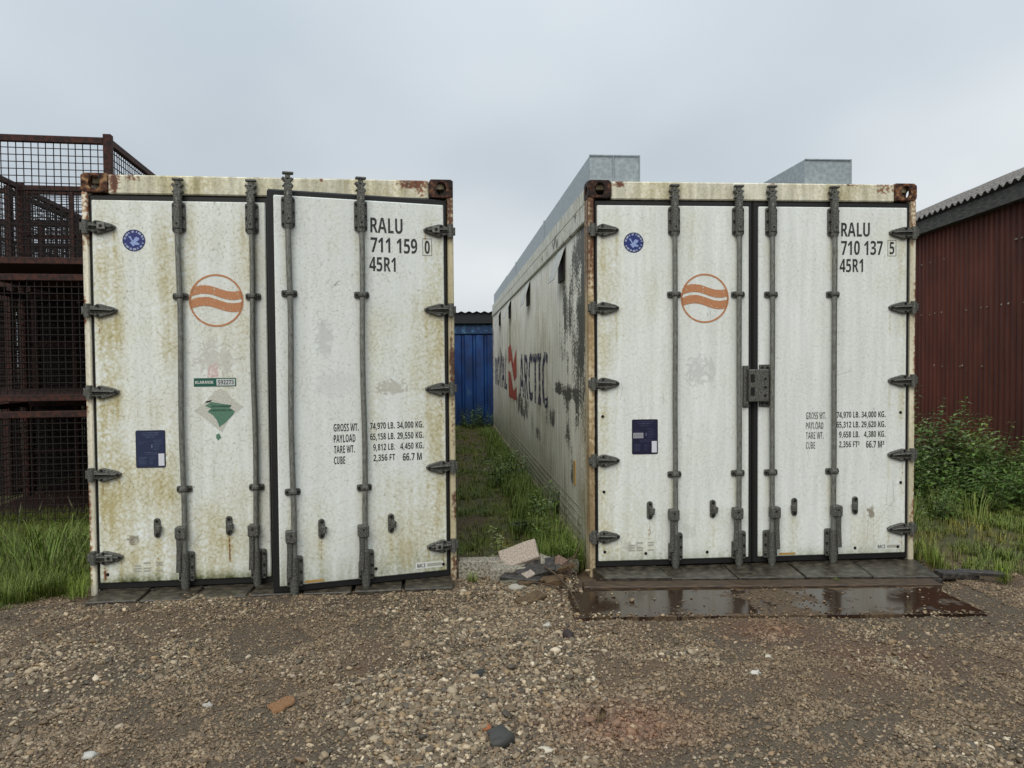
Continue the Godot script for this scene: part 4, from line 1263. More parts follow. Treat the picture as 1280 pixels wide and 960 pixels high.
func roof_ducts() -> void:
	for q in [[0.02, 0.385, -0.06, -11.6, "long galvanised duct along the left edge of the right container's roof", [-2.67, -6.07, -7.91]], [1.63, 1.985, -0.09, -11.4, "galvanised duct on the right half of the right container's roof", [-3.2, -6.4, -9.0]]]:
		var at: Vector3 = R_POS + Vector3(0, CH - 0.004, 0)
		var root := thing("roof_duct", q[4], "duct", at, R_YAW, "metal ducts on the container roof")
		var zs: Array = [q[2]] + q[5] + [q[3]]
		for i in zs.size() - 1:
			var m := MB.new()
			var lift := rng.randf_range(-0.006, 0.006)
			m.box(Vector3(q[0] + rng.randf_range(0, 0.004), 0.0, zs[i + 1] + 0.004), Vector3(q[1], 0.197 + lift, zs[i] - 0.004), 0.003)
			put("duct_section", m, M.zinc, root)
			if i > 0:
				var s := MB.new()
				s.box(Vector3(q[0] - 0.006, 0.0, zs[i] - 0.012), Vector3(q[1] + 0.006, 0.206, zs[i] + 0.012), 0.003)
				put("duct_seam", s, M.zinc, root)
		var e := MB.new()
		if q[0] < 1.0:
			e.box(Vector3(q[0] + 0.17, 0.0, q[2] + 0.0005), Vector3(q[0] + 0.178, 0.197, q[2] + 0.009), 0.002)
		e.box(Vector3(q[0] - 0.003, 0.19, q[2] + 0.0005), Vector3(q[1] + 0.003, 0.2, q[2] + 0.007), 0.002)
		e.box(Vector3(q[1] - 0.004, 0.0, q[2] + 0.0005), Vector3(q[1] + 0.003, 0.189, q[2] + 0.007), 0.002)
		put("duct_flange", e, M.zinc, root)


# ---------------------------------------------------------------- sheds
func blue_shed() -> void:
	var root := thing("blue_shed", "blue ribbed metal shed with dark roof edge at the end of the grass strip", "shed", Vector3(-0.6, 0.0, -18.45), 0.03)
	var paint := mat(ntex(256, noise(51, 0.02, 6), [[0.2, Color(0.012, 0.16, 0.35)], [0.5, Color(0.015, 0.21, 0.44)], [0.8, Color(0.02, 0.25, 0.50)], [0.95, Color(0.20, 0.34, 0.48)]]), Vector3(0.6, 0.25, 0.6), 0.55)
	var w := MB.new()
	w.box(Vector3(-3.0, -0.05, -5.0), Vector3(3.0, 2.45, -0.04))
	put("wall", w, paint, root)
	var x := -3.0
	while x < 2.99:   # ribbed doors
		var p := MB.new()
		p.prism(PackedVector2Array([Vector2(x + 0.02, -0.04), Vector2(x + 0.05, 0.0), Vector2(x + 0.22, 0.0), Vector2(x + 0.25, -0.04)]), 0.0, 2.16, 0.0, Transform3D(Basis(Vector3(1, 0, 0), Vector3(0, 0, 1), Vector3(0, -1, 0)), Vector3(0, 2.16, 0)))
		put("wall_rib", p, paint, root)
		x += 0.27
	var h := MB.new()
	h.box(Vector3(-3.0, 2.19, -0.035), Vector3(3.0, 2.42, 0.02), 0.01)
	put("header", h, mat(ntex(256, noise(52, 0.03, 5), [[0.2, Color(0.04, 0.17, 0.32)], [0.6, Color(0.06, 0.24, 0.42)], [0.85, Color(0.30, 0.46, 0.56)]]), Vector3(1, 1, 1), 0.55), root)
	var f := MB.new()
	f.box(Vector3(-3.1, 2.43, -0.1), Vector3(3.1, 2.69, 0.12), 0.01)
	put("fascia", f, plain(Color(0.085, 0.10, 0.12), 0.7), root)
	var r := MB.new()
	var n := 140
	for i in n:
		var x0 := lerpf(-3.2, 3.2, float(i) / n)
		var x1 := lerpf(-3.2, 3.2, float(i + 1) / n)
		var y0 := 2.705 + 0.02 * sin(i * PI / 2.0)
		var y1 := 2.705 + 0.02 * sin((i + 1) * PI / 2.0)
		r.quad(Vector3(x0, y0, 0.18), Vector3(x1, y1, 0.18), Vector3(x1, y1 + 0.06, -5.0), Vector3(x0, y0 + 0.06, -5.0))
		r.quad(Vector3(x0, y0 - 0.008, 0.18), Vector3(x1, y1 - 0.008, 0.18), Vector3(x1, y1, 0.18), Vector3(x0, y0, 0.18))
	put("roof", r, plain(Color(0.12, 0.125, 0.13), 0.8), root)


func red_shed() -> void:
	var at := Vector3(6.77, 0, -10.2)
	var root := thing("red_shed", "long dark red corrugated metal shed with grey corrugated cement roof", "shed", at, -0.0613)
	var paint := mat(ntex(512, noise(53, 0.015, 6), [[0.15, Color(0.285, 0.122, 0.078)], [0.5, Color(0.34, 0.150, 0.096)], [0.85, Color(0.39, 0.185, 0.125)]]), Vector3(0.6, 0.10, 0.4), 0.8)
	var paints := [paint, paint.duplicate(), paint.duplicate()]
	paints[1].albedo_color = Color(0.90, 0.92, 0.94)
	paints[2].albedo_color = Color(0.96, 1.0, 1.0)
	paints[2].uv1_offset = Vector3(0.3, 0.4, 0.2)
	var z := 8.0
	var pitch := 0.135
	var zend := -10.0
	var k := 0
	while z > zend:   # lapped sheets, each a part
		var w := MB.new()
		var z1 := maxf(z - pitch * 8.0, zend)
		var off := 0.004 * (k % 2)
		var za := z
		while za > z1 + 0.01:
			var prof := [[0.0, 0.0], [0.030, 0.0], [0.048, 0.024], [0.100, 0.024], [0.118, 0.0], [0.135, 0.0]]
			for i in 5:
				var a0: float = za - prof[i][0]
				var a1: float = za - prof[i + 1][0]
				var d0: float = -prof[i][1] - off
				var d1: float = -prof[i + 1][1] - off
				w.quad(Vector3(d1, 0.05, a1), Vector3(d0, 0.05, a0), Vector3(d0, 3.6, a0), Vector3(d1, 3.6, a1))
			za -= pitch
		put("wall_sheet", w, paints[(k * 7) % 3], root)
		z = z1
		k += 1
	var core := MB.new()
	core.box(Vector3(0.02, 0.0, zend), Vector3(8.0, 3.6, 7.9))
	put("wall_core", core, paint, root)
	var sc := MB.new()
	for i in 46:
		var zz := 4.0 - rng.randf() * 10.0
		sc.cyl(Vector3(-0.02, [1.4, 2.25, 3.1][i % 3] + rng.randf_range(-0.02, 0.02), zz), Vector3(-0.036, [1.4, 2.25, 3.1][i % 3], zz), 0.012, 0.01, 6)
	put("wall_screws", sc, plain(Color(0.55, 0.52, 0.48), 0.5, 0.3), root)
	var grey := mat(ntex(256, noise(54, 0.03, 5), [[0.2, Color(0.20, 0.195, 0.185)], [0.5, Color(0.27, 0.265, 0.25)], [0.8, Color(0.34, 0.33, 0.31)]]), Vector3(4, 4, 0.6), 0.85)
	var f := MB.new()
	f.box(Vector3(-0.16, 3.60, zend - 0.2), Vector3(-0.125, 3.79, 8.2), 0.005)
	put("fascia_board", f, grey, root)
	f = MB.new()
	f.box(Vector3(-0.124, 3.585, zend - 0.2), Vector3(0.0, 3.61, 8.2), 0.003)
	put("soffit_board", f, grey, root)
	f = MB.new()
	f.box(Vector3(-0.172, 3.575, zend - 0.2), Vector3(-0.126, 3.60, 8.2), 0.004)
	put("fascia_trim", f, grey, root)
	f = MB.new()
	f.box(Vector3(-0.123, 3.612, zend - 0.15), Vector3(0.05, 3.84, 8.15), 0.003)
	put("eave_purlin", f, grey, root)
	# corrugated roof sheets, each with its own waves and thickness
	var rm := mat(ntex(512, noise(55, 0.04, 6), [[0.15, Color(0.20, 0.19, 0.185)], [0.4, Color(0.36, 0.345, 0.335)], [0.6, Color(0.47, 0.46, 0.45)], [0.85, Color(0.62, 0.605, 0.58)]]), Vector3(1.4, 1.4, 1.4), 0.95)
	var slope := 0.43
	var zz := 8.3
	var wave := 0.177
	k = 0
	while zz > zend - 0.2:
		for row in 3:
			var r := MB.new()
			var u0 := row * 1.5 - (0.0 if row == 0 else 0.12)
			var u1 := (row + 1) * 1.5
			var lift := 0.012 * (row % 2) + 0.006 * (k % 2)
			var steps := 36
			for i in steps:
				var a0 := zz - wave * 6.0 * i / steps
				var a1 := zz - wave * 6.0 * (i + 1) / steps
				var w0 := 0.026 * cos(TAU * (a0 / wave))
				var w1 := 0.026 * cos(TAU * (a1 / wave))
				var e := 3.825 + lift
				var p0 := Vector3(-0.22 + u0, e + u0 * slope + w0, a0)
				var p1 := Vector3(-0.22 + u0, e + u0 * slope + w1, a1)
				var p2 := Vector3(-0.22 + u1, e + u1 * slope + w1, a1)
				var p3 := Vector3(-0.22 + u1, e + u1 * slope + w0, a0)
				var th := Vector3(0, -0.011, 0)
				r.quad(p1, p0, p3, p2)
				r.quad(p0 + th, p1 + th, p2 + th, p3 + th)
				r.quad(p1 + th, p0 + th, p0, p1)
			put("roof_sheet", r, rm, root)
		zz -= wave * 6.0
		k += 1


# ---------------------------------------------------------------- mesh cages
func make_cage(label: String) -> Node3D:
	# a mesh-sided stillage, 1.65 m wide, 2.1 m deep, 1.21 m high; origin at the middle of its base
	var root := thing("mesh_cage", label, "cage", Vector3.ZERO, 0.0, "stacked brown mesh cages")
	var hw := 0.825
	var hd := 1.05
	var h := 1.21
	for sx in [-1, 1]:
		for sz in [-1, 1]:
			var p := MB.new()
			p.box(Vector3(sx * hw - 0.035, 0.0, sz * hd - 0.035), Vector3(sx * hw + 0.035, h + 0.03, sz * hd + 0.035), 0.004)
			put("post", p, M.brown_steel, root)
	for s in [-1, 1]:
		for y in [0.085, h - 0.03]:
			var r := MB.new()
			r.box(Vector3(-hw + 0.036, y - 0.03, s * hd - 0.025), Vector3(hw - 0.036, y + 0.03, s * hd + 0.025), 0.004)
			put("rail", r, M.brown_steel, root)
			r = MB.new()
			r.box(Vector3(s * hw - 0.025, y - 0.03, -hd + 0.036), Vector3(s * hw + 0.025, y + 0.03, hd - 0.036), 0.004)
			put("rail", r, M.brown_steel, root)
		# mesh sides
		for side in 2:
			var w := MB.new()
			var half := hw if side == 0 else hd
			var d: float = s * (hd if side == 0 else hw)
			var a := -half + 0.06
			var th := 0.0034
			while a < half - 0.03:
				var jig := rng.randf_range(-0.003, 0.003)
				if side == 0:
					w.box(Vector3(a - th + jig, 0.1, d - th), Vector3(a + th + jig, h - 0.05, d + th))
				else:
					w.box(Vector3(d - th, 0.1, a - th + jig), Vector3(d + th, h - 0.05, a + th + jig))
				a += 0.0625
			var y := 0.16
			while y < h - 0.06:
				if side == 0:
					w.box(Vector3(-half + 0.03, y - th, d + th), Vector3(half - 0.03, y + th, d + th * 3.0))
				else:
					w.box(Vector3(d + th, y - th, -half + 0.03), Vector3(d + th * 3.0, y + th, half - 0.03))
				y += 0.0625
			put("mesh_panel", w, M.wire, root)
	# a mid stay on the rear, floor bearers and a sheet floor
	for x in [-0.28, 0.28]:
		var r := MB.new()
		r.box(Vector3(x - 0.025, 0.116, -hd - 0.02), Vector3(x + 0.025, h - 0.062, -hd + 0.02), 0.003)
		put("stay", r, M.brown_steel, root)
	var mid := MB.new()
	mid.box(Vector3(-hw + 0.036, 0.60, -hd - 0.032), Vector3(hw - 0.036, 0.65, -hd - 0.021), 0.003)
	put("rail", mid, M.brown_steel, root)
	var fl := MB.new()
	fl.box(Vector3(-hw + 0.026, 0.10, -hd + 0.026), Vector3(hw - 0.026, 0.116, hd - 0.026))
	put("floor_sheet", fl, M.brown_steel, root)
	return root


func cages() -> void:
	var yaw := deg_to_rad(9.2)
	var corner := Vector3(-3.64, 0, -7.07)
	var smb := MB.new()
	smb.box(Vector3(-0.056, 0.0, -0.008), Vector3(0.056, 1.03, 0.008), 0.003)
	M.added_slat_mesh = smb.to_mesh(M.brown_steel)
	var first: Node3D = null
	var spots := []
	for row in 4:
		for col in 2:
			for lv in 3:
				if col == 1 and row == 0:
					continue
				spots.append([row, col, lv])
	for q in spots:
		var row: int = q[0]
		var col: int = q[1]
		var lv: int = q[2]
		var where: String = ["bottom", "middle", "top"][lv]
		var label := ""
		if col == 0 and row == 0:
			label = "brown mesh cage nearest the camera, %s of its stack beside the left container" % where
		elif col == 0:
			label = "brown mesh cage %s of the %s stack behind the nearest cages, close to the container" % [where, ["", "second", "third", "fourth"][row]]
		else:
			label = "brown mesh cage %s of the %s stack in the outer row, away from the container" % [where, ["", "first", "second", "third"][row]]
		var o: Node3D
		if first == null:
			first = make_cage(label)
			o = first
		else:
			o = first.duplicate()
			o.name = numbered("mesh_cage")
			add_child(o, true)
			o.set_meta("label", label)
		if row >= 1 and lv < 2:  # slats added as dark backing, closing off the pale sky behind lower cages
			for k in 13:
				if (k * 7 + row * 3 + lv * 5) % 11 == 0:
					continue
				var sl := put_mesh("added_slat", M.added_slat_mesh, o)
				sl.position = Vector3(-0.76 + k * 0.1265, 0.13, -0.98)
		var jx := 0.0 if row == 0 else rng.randf_range(-0.12, 0.12)
		var local := Vector3(-0.86 - col * 1.95 + jx, 0, -1.085 - row * 2.3)
		o.position = corner + local.rotated(Vector3.UP, yaw) + Vector3(0, -0.1 + lv * 1.245, 0)
		o.rotation.y = yaw + (0.0 if row == 0 else rng.randf_range(-0.05, 0.05))


# ---------------------------------------------------------------- plate, beam
func plate_and_beam() -> void:
	var w := 1024
	var h := 208
	var n1 := noise(61, 0.012, 5).get_image(w, h).get_data()
	var n2 := noise(62, 0.06, 4).get_image(w, h).get_data()
	var alb := PackedByteArray()
	var rou := PackedByteArray()
	alb.resize(w * h * 3)
	rou.resize(w * h)
	for y in h:
		for x in w:
			var i := y * w + x
			var a := n1[i] / 255.0
			var f := n2[i] / 255.0
			var u := float(x) / w
			var v := float(y) / h
			# grit lies on the middle of the plate and along its rear edge; water stands on the rest
			var grit := exp(-pow((u - 0.53) / 0.07, 2.0)) * (1.25 - 0.5 * v) + 0.5 * exp(-pow((u - 0.42) / 0.05, 2.0)) * (1.0 - v) + clampf(0.10 - v, 0.0, 0.1) * 6.0 + clampf(u - 0.9, 0.0, 0.1) * 1.5 + clampf(v - 0.88, 0.0, 0.12) * 5.0 + 0.18 * exp(-pow((u - 0.78) / 0.05, 2.0))
			var g := clampf((grit + (a - 0.5) * 1.3 + (f - 0.5) * 0.6 - 0.42) * 5.0, 0.0, 1.0)
			var damp := clampf((a - 0.62) * 6.0, 0.0, 1.0)
			var c := Color(0.155, 0.112, 0.08).lerp(Color(0.25, 0.18, 0.125), f * 0.7).lerp(Color(0.35, 0.285, 0.21).darkened(0.35 - 0.5 * f), g)
			alb[i * 3] = int(c.r * 255)
			alb[i * 3 + 1] = int(c.g * 255)
			alb[i * 3 + 2] = int(c.b * 255)
			rou[i] = int(clampf(0.11 + 0.7 * g + 0.35 * damp, 0.0, 1.0) * 255)
	var m := StandardMaterial3D.new()
	m.albedo_texture = ImageTexture.create_from_image(Image.create_from_data(w, h, false, Image.FORMAT_RGB8, alb))
	m.roughness = 1.0
	m.roughness_texture = ImageTexture.create_from_image(Image.create_from_data(w, h, false, Image.FORMAT_L8, rou))
	m.roughness_texture_channel = BaseMaterial3D.TEXTURE_CHANNEL_RED
	var p := MB.new()
	p.prism(PackedVector2Array([Vector2(0.385, 4.52), Vector2(2.82, 4.535), Vector2(2.79, 5.08), Vector2(0.36, 5.03)]), -0.02, 0.008, 0.002, FLAT)
	p.planar(0, 2, 0.36, 2.82, -4.52, -5.08)
	for i in p.uv.size():
		p.uv[i].y = 1.0 - p.uv[i].y if false else p.uv[i].y
	tag(put("steel_plate", p, m), "long rusty brown steel plate with puddles lying in front of the right container", "plate")
	var b := MB.new()
	b.prism(PackedVector2Array([Vector2(0.47, 5.085), Vector2(2.86, 5.09), Vector2(2.87, 5.225), Vector2(0.47, 5.22)]), -0.04, 0.022, 0.008, FLAT)
	tag(put("timber_beam", b, mat(ntex(256, noise(63, 0.03, 5), [[0.2, Color(0.14, 0.105, 0.072)], [0.5, Color(0.23, 0.17, 0.11)], [0.8, Color(0.33, 0.255, 0.17)]]), Vector3(1.2, 9, 9), 0.6)), "wet brown timber beam between the steel plate and the slabs", "beam")


# ---------------------------------------------------------------- rubble
func chunk(called: String, label: String, category: String, pts: Array, thick: float, m: Material, at: Vector3, rot: Vector3, group := "") -> MeshInstance3D:
	# a broken flat piece: an uneven outline with chipped edges and a rough face
	var mb := MB.new()
	var pl := PackedVector2Array()
	for i in pts.size():   # break every side into three uneven lengths
		var a := Vector2(pts[i][0], pts[i][1])
		var b := Vector2(pts[(i + 1) % pts.size()][0], pts[(i + 1) % pts.size()][1])
		for k in 3:
			pl.append(a.lerp(b, k / 3.0) + (Vector2(rng.randf_range(-1, 1), rng.randf_range(-1, 1)) * 0.006 if k else Vector2.ZERO))
	mb.prism(pl, -thick * 0.5, thick * 0.5, 0.006, FLAT)
	var o := put(called, mb, m)
	o.position = at
	o.rotation = rot
	tag(o, label, category, group)
	return o


func stick(label: String, pts: Array, r: float, m: Material) -> void:
	var mb := MB.new()
	var v := PackedVector3Array()
	for p in pts:
		v.append(Vector3(p[0], p[1], p[2]))
	mb.tube(v, r, r * 0.6, 6)
	var o := put("twig", mb, m)
	tag(o, label, "twig", "twigs in the rubble")


func rubble() -> void:
	chunk("concrete_kerb", "grey mossy kerb block lying against the left container's corner post", "kerb", [[-0.17, -0.05], [0.17, -0.06], [0.16, 0.07], [-0.17, 0.07]], 0.14, M.kerb, Vector3(-0.22, 0.045, -5.46), Vector3(0, 0.03, 0))
	chunk("concrete_slab", "pale rectangular concrete slab tilted on top of the rubble pile", "slab", [[-0.15, -0.075], [0.13, -0.085], [0.14, 0.08], [-0.14, 0.085]], 0.075, M.concrete, Vector3(0.05, 0.135, -5.46), Vector3(0.62, 0.30, 0.42))
	chunk("concrete_chunk", "short grey concrete chunk under the tilted pale slab", "rubble", [[-0.13, -0.07], [0.12, -0.07], [0.13, 0.06], [-0.1, 0.08]], 0.10, M.kerb, Vector3(-0.04, 0.045, -5.37), Vector3(0.05, 0.1, 0.02))
	chunk("stone_block", "mossy rounded stone left of the tilted pale slab", "stone", [[-0.08, -0.06], [0.08, -0.07], [0.09, 0.05], [0.0, 0.09], [-0.08, 0.05]], 0.12, M.mossy, Vector3(-0.11, 0.045, -5.5), Vector3(0.1, 0.5, 0.25))
	chunk("slate_slab", "dark jagged slate leaning below the tilted pale slab", "rubble", [[-0.16, -0.06], [0.10, -0.09], [0.18, 0.04], [0.02, 0.09], [-0.15, 0.05]], 0.085, M.slate, Vector3(0.16, 0.055, -5.33), Vector3(0.28, 0.55, 0.22))
	chunk("slate_slab", "dark flat slate lying at the foot of the rubble pile", "rubble", [[-0.14, -0.06], [0.13, -0.07], [0.16, 0.05], [-0.1, 0.07]], 0.07, M.slate, Vector3(0.05, 0.022, -5.26), Vector3(0.08, -0.15, -0.06))
	chunk("slate_slab", "long mossy slab behind the tilted pale slab", "rubble", [[-0.25, -0.09], [0.22, -0.1], [0.24, 0.08], [-0.2, 0.1]], 0.07, M.mossy, Vector3(0.24, 0.06, -5.54), Vector3(0.06, 0.1, -0.03))
	chunk("broken_brick", "pinkish broken block at the right of the rubble pile by the rusty post", "brick", [[-0.07, -0.05], [0.07, -0.05], [0.06, 0.06], [-0.06, 0.05]], 0.11, M.pinkish, Vector3(0.32, 0.06, -5.42), Vector3(0.2, 0.5, 0.5))
	chunk("timber_offcut", "tan timber offcut lying in front of the rubble pile", "timber", [[-0.11, -0.05], [0.10, -0.045], [0.11, 0.05], [-0.10, 0.05]], 0.03, M.wood, Vector3(0.11, 0.02, -4.84), Vector3(0.12, 0.75, 0.1))
	chunk("timber_offcut", "small brown timber block between the rubble pile and the steel plate", "timber", [[-0.06, -0.04], [0.06, -0.04], [0.06, 0.04], [-0.06, 0.04]], 0.05, M.wood, Vector3(0.27, 0.03, -5.18), Vector3(0.1, 0.2, 0.15))
	stick("thin brown twig arching from the rubble to the steel plate's left corner", [[0.20, 0.10, -5.35], [0.30, 0.08, -5.15], [0.36, 0.05, -4.95], [0.40, 0.02, -4.62]], 0.007, M.twig)
	stick("grey twig crossing the right side of the rubble pile", [[0.22, 0.05, -5.32], [0.34, 0.10, -5.38], [0.45, 0.14, -5.45]], 0.008, M.twig)
	stick("short dark twig low beside the broken block", [[0.25, 0.02, -5.24], [0.36, 0.05, -5.25], [0.44, 0.04, -5.32]], 0.007, M.twig)
	chunk("dark_board", "dark wet board end beside the right corner of the slabs", "board", [[-0.13, -0.05], [0.14, -0.06], [0.12, 0.05], [-0.12, 0.06]], 0.04, M.slate, Vector3(3.08, 0.02, -5.32), Vector3(0.02, 0.15, -0.05))
	chunk("dark_board", "dark splintered board lying farther right of the slabs", "board", [[-0.15, -0.03], [0.16, -0.02], [0.14, 0.04], [-0.13, 0.03]], 0.025, M.slate, Vector3(3.22, 0.04, -5.28), Vector3(0.1, -0.6, 0.06))
	chunk("broken_brick", "dark brown half brick wedged under the tilted pale slab's right end", "brick", [[-0.06, -0.045], [0.065, -0.05], [0.055, 0.05], [-0.06, 0.045]], 0.06, M.slate, Vector3(0.19, 0.06, -5.40), Vector3(0.35, 0.9, -0.25))
	chunk("concrete_chunk", "small flat grey concrete piece at the front edge of the rubble pile", "rubble", [[-0.07, -0.04], [0.06, -0.05], [0.075, 0.03], [-0.05, 0.045]], 0.04, M.mossy, Vector3(-0.02, 0.02, -5.22), Vector3(0.15, -0.5, 0.1))
	chunk("slate_slab", "narrow dark shard standing in the rubble pile before the pinkish block", "rubble", [[-0.10, -0.03], [0.11, -0.02], [0.09, 0.03], [-0.09, 0.035]], 0.03, M.slate, Vector3(0.25, 0.055, -5.32), Vector3(0.9, 0.7, 0.5))
	chunk("timber_offcut", "thin rotten board lying across the front of the rubble pile", "timber", [[-0.17, -0.025], [0.16, -0.03], [0.17, 0.025], [-0.16, 0.03]], 0.018, M.wood, Vector3(0.19, 0.035, -5.22), Vector3(0.06, 0.35, 0.06))
	stick("thin dark twig lying flat before the rubble pile", [[0.02, 0.02, -5.12], [0.14, 0.04, -5.14], [0.27, 0.03, -5.08], [0.33, 0.02, -5.0]], 0.006, M.twig)
	stick("forked grey twig leaning on the rusty corner post", [[0.34, 0.02, -5.28], [0.41, 0.10, -5.36], [0.47, 0.22, -5.44]], 0.006, M.twig)
	chunk("timber_offcut", "pale split wood piece leaning on the right side of the rubble pile", "timber", [[-0.12, -0.025], [0.11, -0.02], [0.13, 0.02], [-0.11, 0.03]], 0.03, M.wood, Vector3(0.33, 0.075, -5.33), Vector3(0.3, -0.7, 0.4))
	chunk("concrete_chunk", "light grey broken concrete corner between the tilted slab and the pinkish block", "rubble", [[-0.06, -0.05], [0.05, -0.055], [0.065, 0.04], [-0.03, 0.06]], 0.07, M.kerb, Vector3(0.22, 0.095, -5.42), Vector3(0.5, 0.3, -0.35))
	chunk("concrete_chunk", "small light concrete scrap right of the short grey chunk", "rubble", [[-0.045, -0.03], [0.04, -0.035], [0.05, 0.03], [-0.035, 0.035]], 0.05, M.concrete, Vector3(0.10, 0.05, -5.25), Vector3(0.3, 0.8, 0.2))
	# black plastic tub lying in the grass
	var root := thing("plastic_tub", "crumpled black plastic tub lying in the grass between the containers", "tub", Vector3(0.11, -0.02, -6.84), 0.3)
	root.scale = Vector3(0.8, 0.55, 0.6)
	var body := MB.new()
	body.ring(rect(-0.13, -0.09, 0.13, 0.09, 0.03), rect(-0.12, -0.08, 0.12, 0.08, 0.03), 0.04, 0.15, Transform3D(FLAT.basis, Vector3(0, 0.02, 0)))
	body.box(Vector3(-0.12, 0.05, -0.08), Vector3(0.12, 0.065, 0.08), 0.004)
	put("tub_body", body, M.plastic, root)
	var rim := MB.new()
	rim.ring(rect(-0.145, -0.105, 0.145, 0.105, 0.035), rect(-0.125, -0.085, 0.125, 0.085, 0.03), 0.15, 0.17, Transform3D(FLAT.basis.rotated(Vector3.BACK, 0.06), Vector3(0, 0.02, 0)))
	put("tub_rim", rim, M.plastic, root)
	var rb := MB.new()
	for k in 5:
		rb.box(Vector3(-0.10 + k * 0.045, 0.07, 0.085), Vector3(-0.08 + k * 0.045, 0.16, 0.1), 0.004)
	put("tub_ribs", rb, M.plastic, root)


func stone_mesh(sd: int, squash: float, rough: float, lumpy := 1.2) -> ArrayMesh:
	# a pebble: a subdivided icosahedron pushed in and out by noise
	var f := noise(sd, 0.9 * lumpy, 2)
	var t := (1.0 + sqrt(5.0)) / 2.0
	var vs: Array[Vector3] = [Vector3(-1, t, 0), Vector3(1, t, 0), Vector3(-1, -t, 0), Vector3(1, -t, 0), Vector3(0, -1, t), Vector3(0, 1, t), Vector3(0, -1, -t), Vector3(0, 1, -t), Vector3(t, 0, -1), Vector3(t, 0, 1), Vector3(-t, 0, -1), Vector3(-t, 0, 1)]
	var fs := [[0, 11, 5], [0, 5, 1], [0, 1, 7], [0, 7, 10], [0, 10, 11], [1, 5, 9], [5, 11, 4], [11, 10, 2], [10, 7, 6], [7, 1, 8], [3, 9, 4], [3, 4, 2], [3, 2, 6], [3, 6, 8], [3, 8, 9], [4, 9, 5], [2, 4, 11], [6, 2, 10], [8, 6, 7], [9, 8, 1]]
	var tris := []
	for q in fs:
		var a := vs[q[0]].normalized()
		var b := vs[q[1]].normalized()
		var c := vs[q[2]].normalized()
		var ab := ((a + b) * 0.5).normalized()
		var bc := ((b + c) * 0.5).normalized()
		var ca := ((c + a) * 0.5).normalized()
		tris += [[a, ab, ca], [b, bc, ab], [c, ca, bc], [ab, bc, ca]]
	var mb := MB.new()
	for q in tris:
		var p: Array[Vector3] = []
		for d in q:
			var r: float = 1.0 + rough * f.get_noise_3d(d.x * 1.6 + sd, d.y * 1.6, d.z * 1.6)
			p.append(Vector3(d.x * r * 1.15, d.y * r * squash, d.z * r * 0.9))
		mb.tri3(p[0], p[1], p[2], (p[0] / Vector3(1.3, squash * squash, 0.81)).normalized(), (p[1] / Vector3(1.3, squash * squash, 0.81)).normalized(), (p[2] / Vector3(1.3, squash * squash, 0.81)).normalized())
	return mb.to_mesh(null)


func loose_stones() -> void:
	var tone := func(c: Color) -> StandardMaterial3D:
		return mat(ntex(128, noise(71, 0.05, 5), [[0.1, c.darkened(0.35)], [0.5, c], [0.9, c.lightened(0.15)]]), Vector3(6, 6, 6), 0.65)
	var rows := [
		["pebble", "small orange brick-coloured pebble beside the pointed dark stone", -0.12, -3.15, 0.028, 0.6, Color(0.62, 0.36, 0.20)],
		["stone", "pointed dark grey stone half sunk in the gravel next to the orange pebble", -0.06, -3.06, 0.062, 0.45, Color(0.20, 0.20, 0.185)],
		["stone", "round dark reddish stone in front of the steel plate's left end", 0.31, -4.25, 0.042, 0.8, Color(0.16, 0.115, 0.10)],
		["pebble", "white pebble next to the round dark reddish stone", 0.19, -4.36, 0.030, 0.6, Color(0.70, 0.68, 0.63)],
		["pebble", "white angular pebble alone on brown grit, nearer of two", 1.17, -3.69, 0.030, 0.6, Color(0.76, 0.74, 0.70)],
		["pebble", "white angular pebble alone on brown grit, farther of two", 1.31, -3.92, 0.024, 0.6, Color(0.72, 0.69, 0.62)],
		["pebble", "long white pebble right of the pointed dark stone", 0.12, -3.0, 0.026, 0.5, Color(0.76, 0.72, 0.64)],
		["pebble", "cream pebble lying on the rusty red patch of soil", 0.50, -3.2, 0.020, 0.6, Color(0.66, 0.58, 0.46)],
		["pebble", "pale oval pebble far left in the gravel", -1.40, -3.47, 0.026, 0.55, Color(0.66, 0.64, 0.60)],
		["stone", "dark lump of stone in the coarse middle of the gravel", -0.17, -3.66, 0.036, 0.6, Color(0.15, 0.145, 0.135)],
		["pebble", "white pebble at the lower left front edge of the gravel", -1.67, -2.98, 0.03, 0.55, Color(0.70, 0.69, 0.66)],
		["stone", "small white concrete lump at the foot of the rubble pile", 0.02, -5.06, 0.045, 0.6, Color(0.62, 0.60, 0.55)]]
	var k := 0
	for r in rows:
		var me := stone_mesh(300 + k * 7, r[5], 0.8, 1.7)
		me.surface_set_material(0, tone.call(r[6]))
		var o := put_mesh(r[0], me)
		var s: float = r[4] * (0.8 if r[0] == "pebble" else 0.95)
		o.scale = Vector3(s * (1.5 if "long" in r[1] else 1.0), s, s)
		o.position = Vector3(r[2], gheight(r[2], r[3]) + s * 0.22, r[3])
		o.rotation.y = rng.randf() * TAU
		tag(o, r[1], r[0], "loose stones on the gravel")
		k += 1
	chunk("wood_chip", "splintered orange-brown wood chip lying on the left gravel", "wood chip", [[-0.06, -0.03], [-0.01, -0.042], [0.055, -0.03], [0.07, 0.01], [0.03, 0.03], [-0.05, 0.035]], 0.006, M.chip, Vector3(-1.05, gheight(-1.05, -3.41) + 0.016, -3.41), Vector3(0.30, 0.9, 0.12))
	chunk("wood_chip", "narrow brown wood chip standing in the grit left of the rusty red patch", "wood chip", [[-0.05, -0.014], [0.05, -0.016], [0.055, 0.014], [-0.05, 0.016]], 0.016, M.wood, Vector3(0.37, gheight(0.37, -3.24) + 0.02, -3.24), Vector3(0.2, 1.3, 0.3))


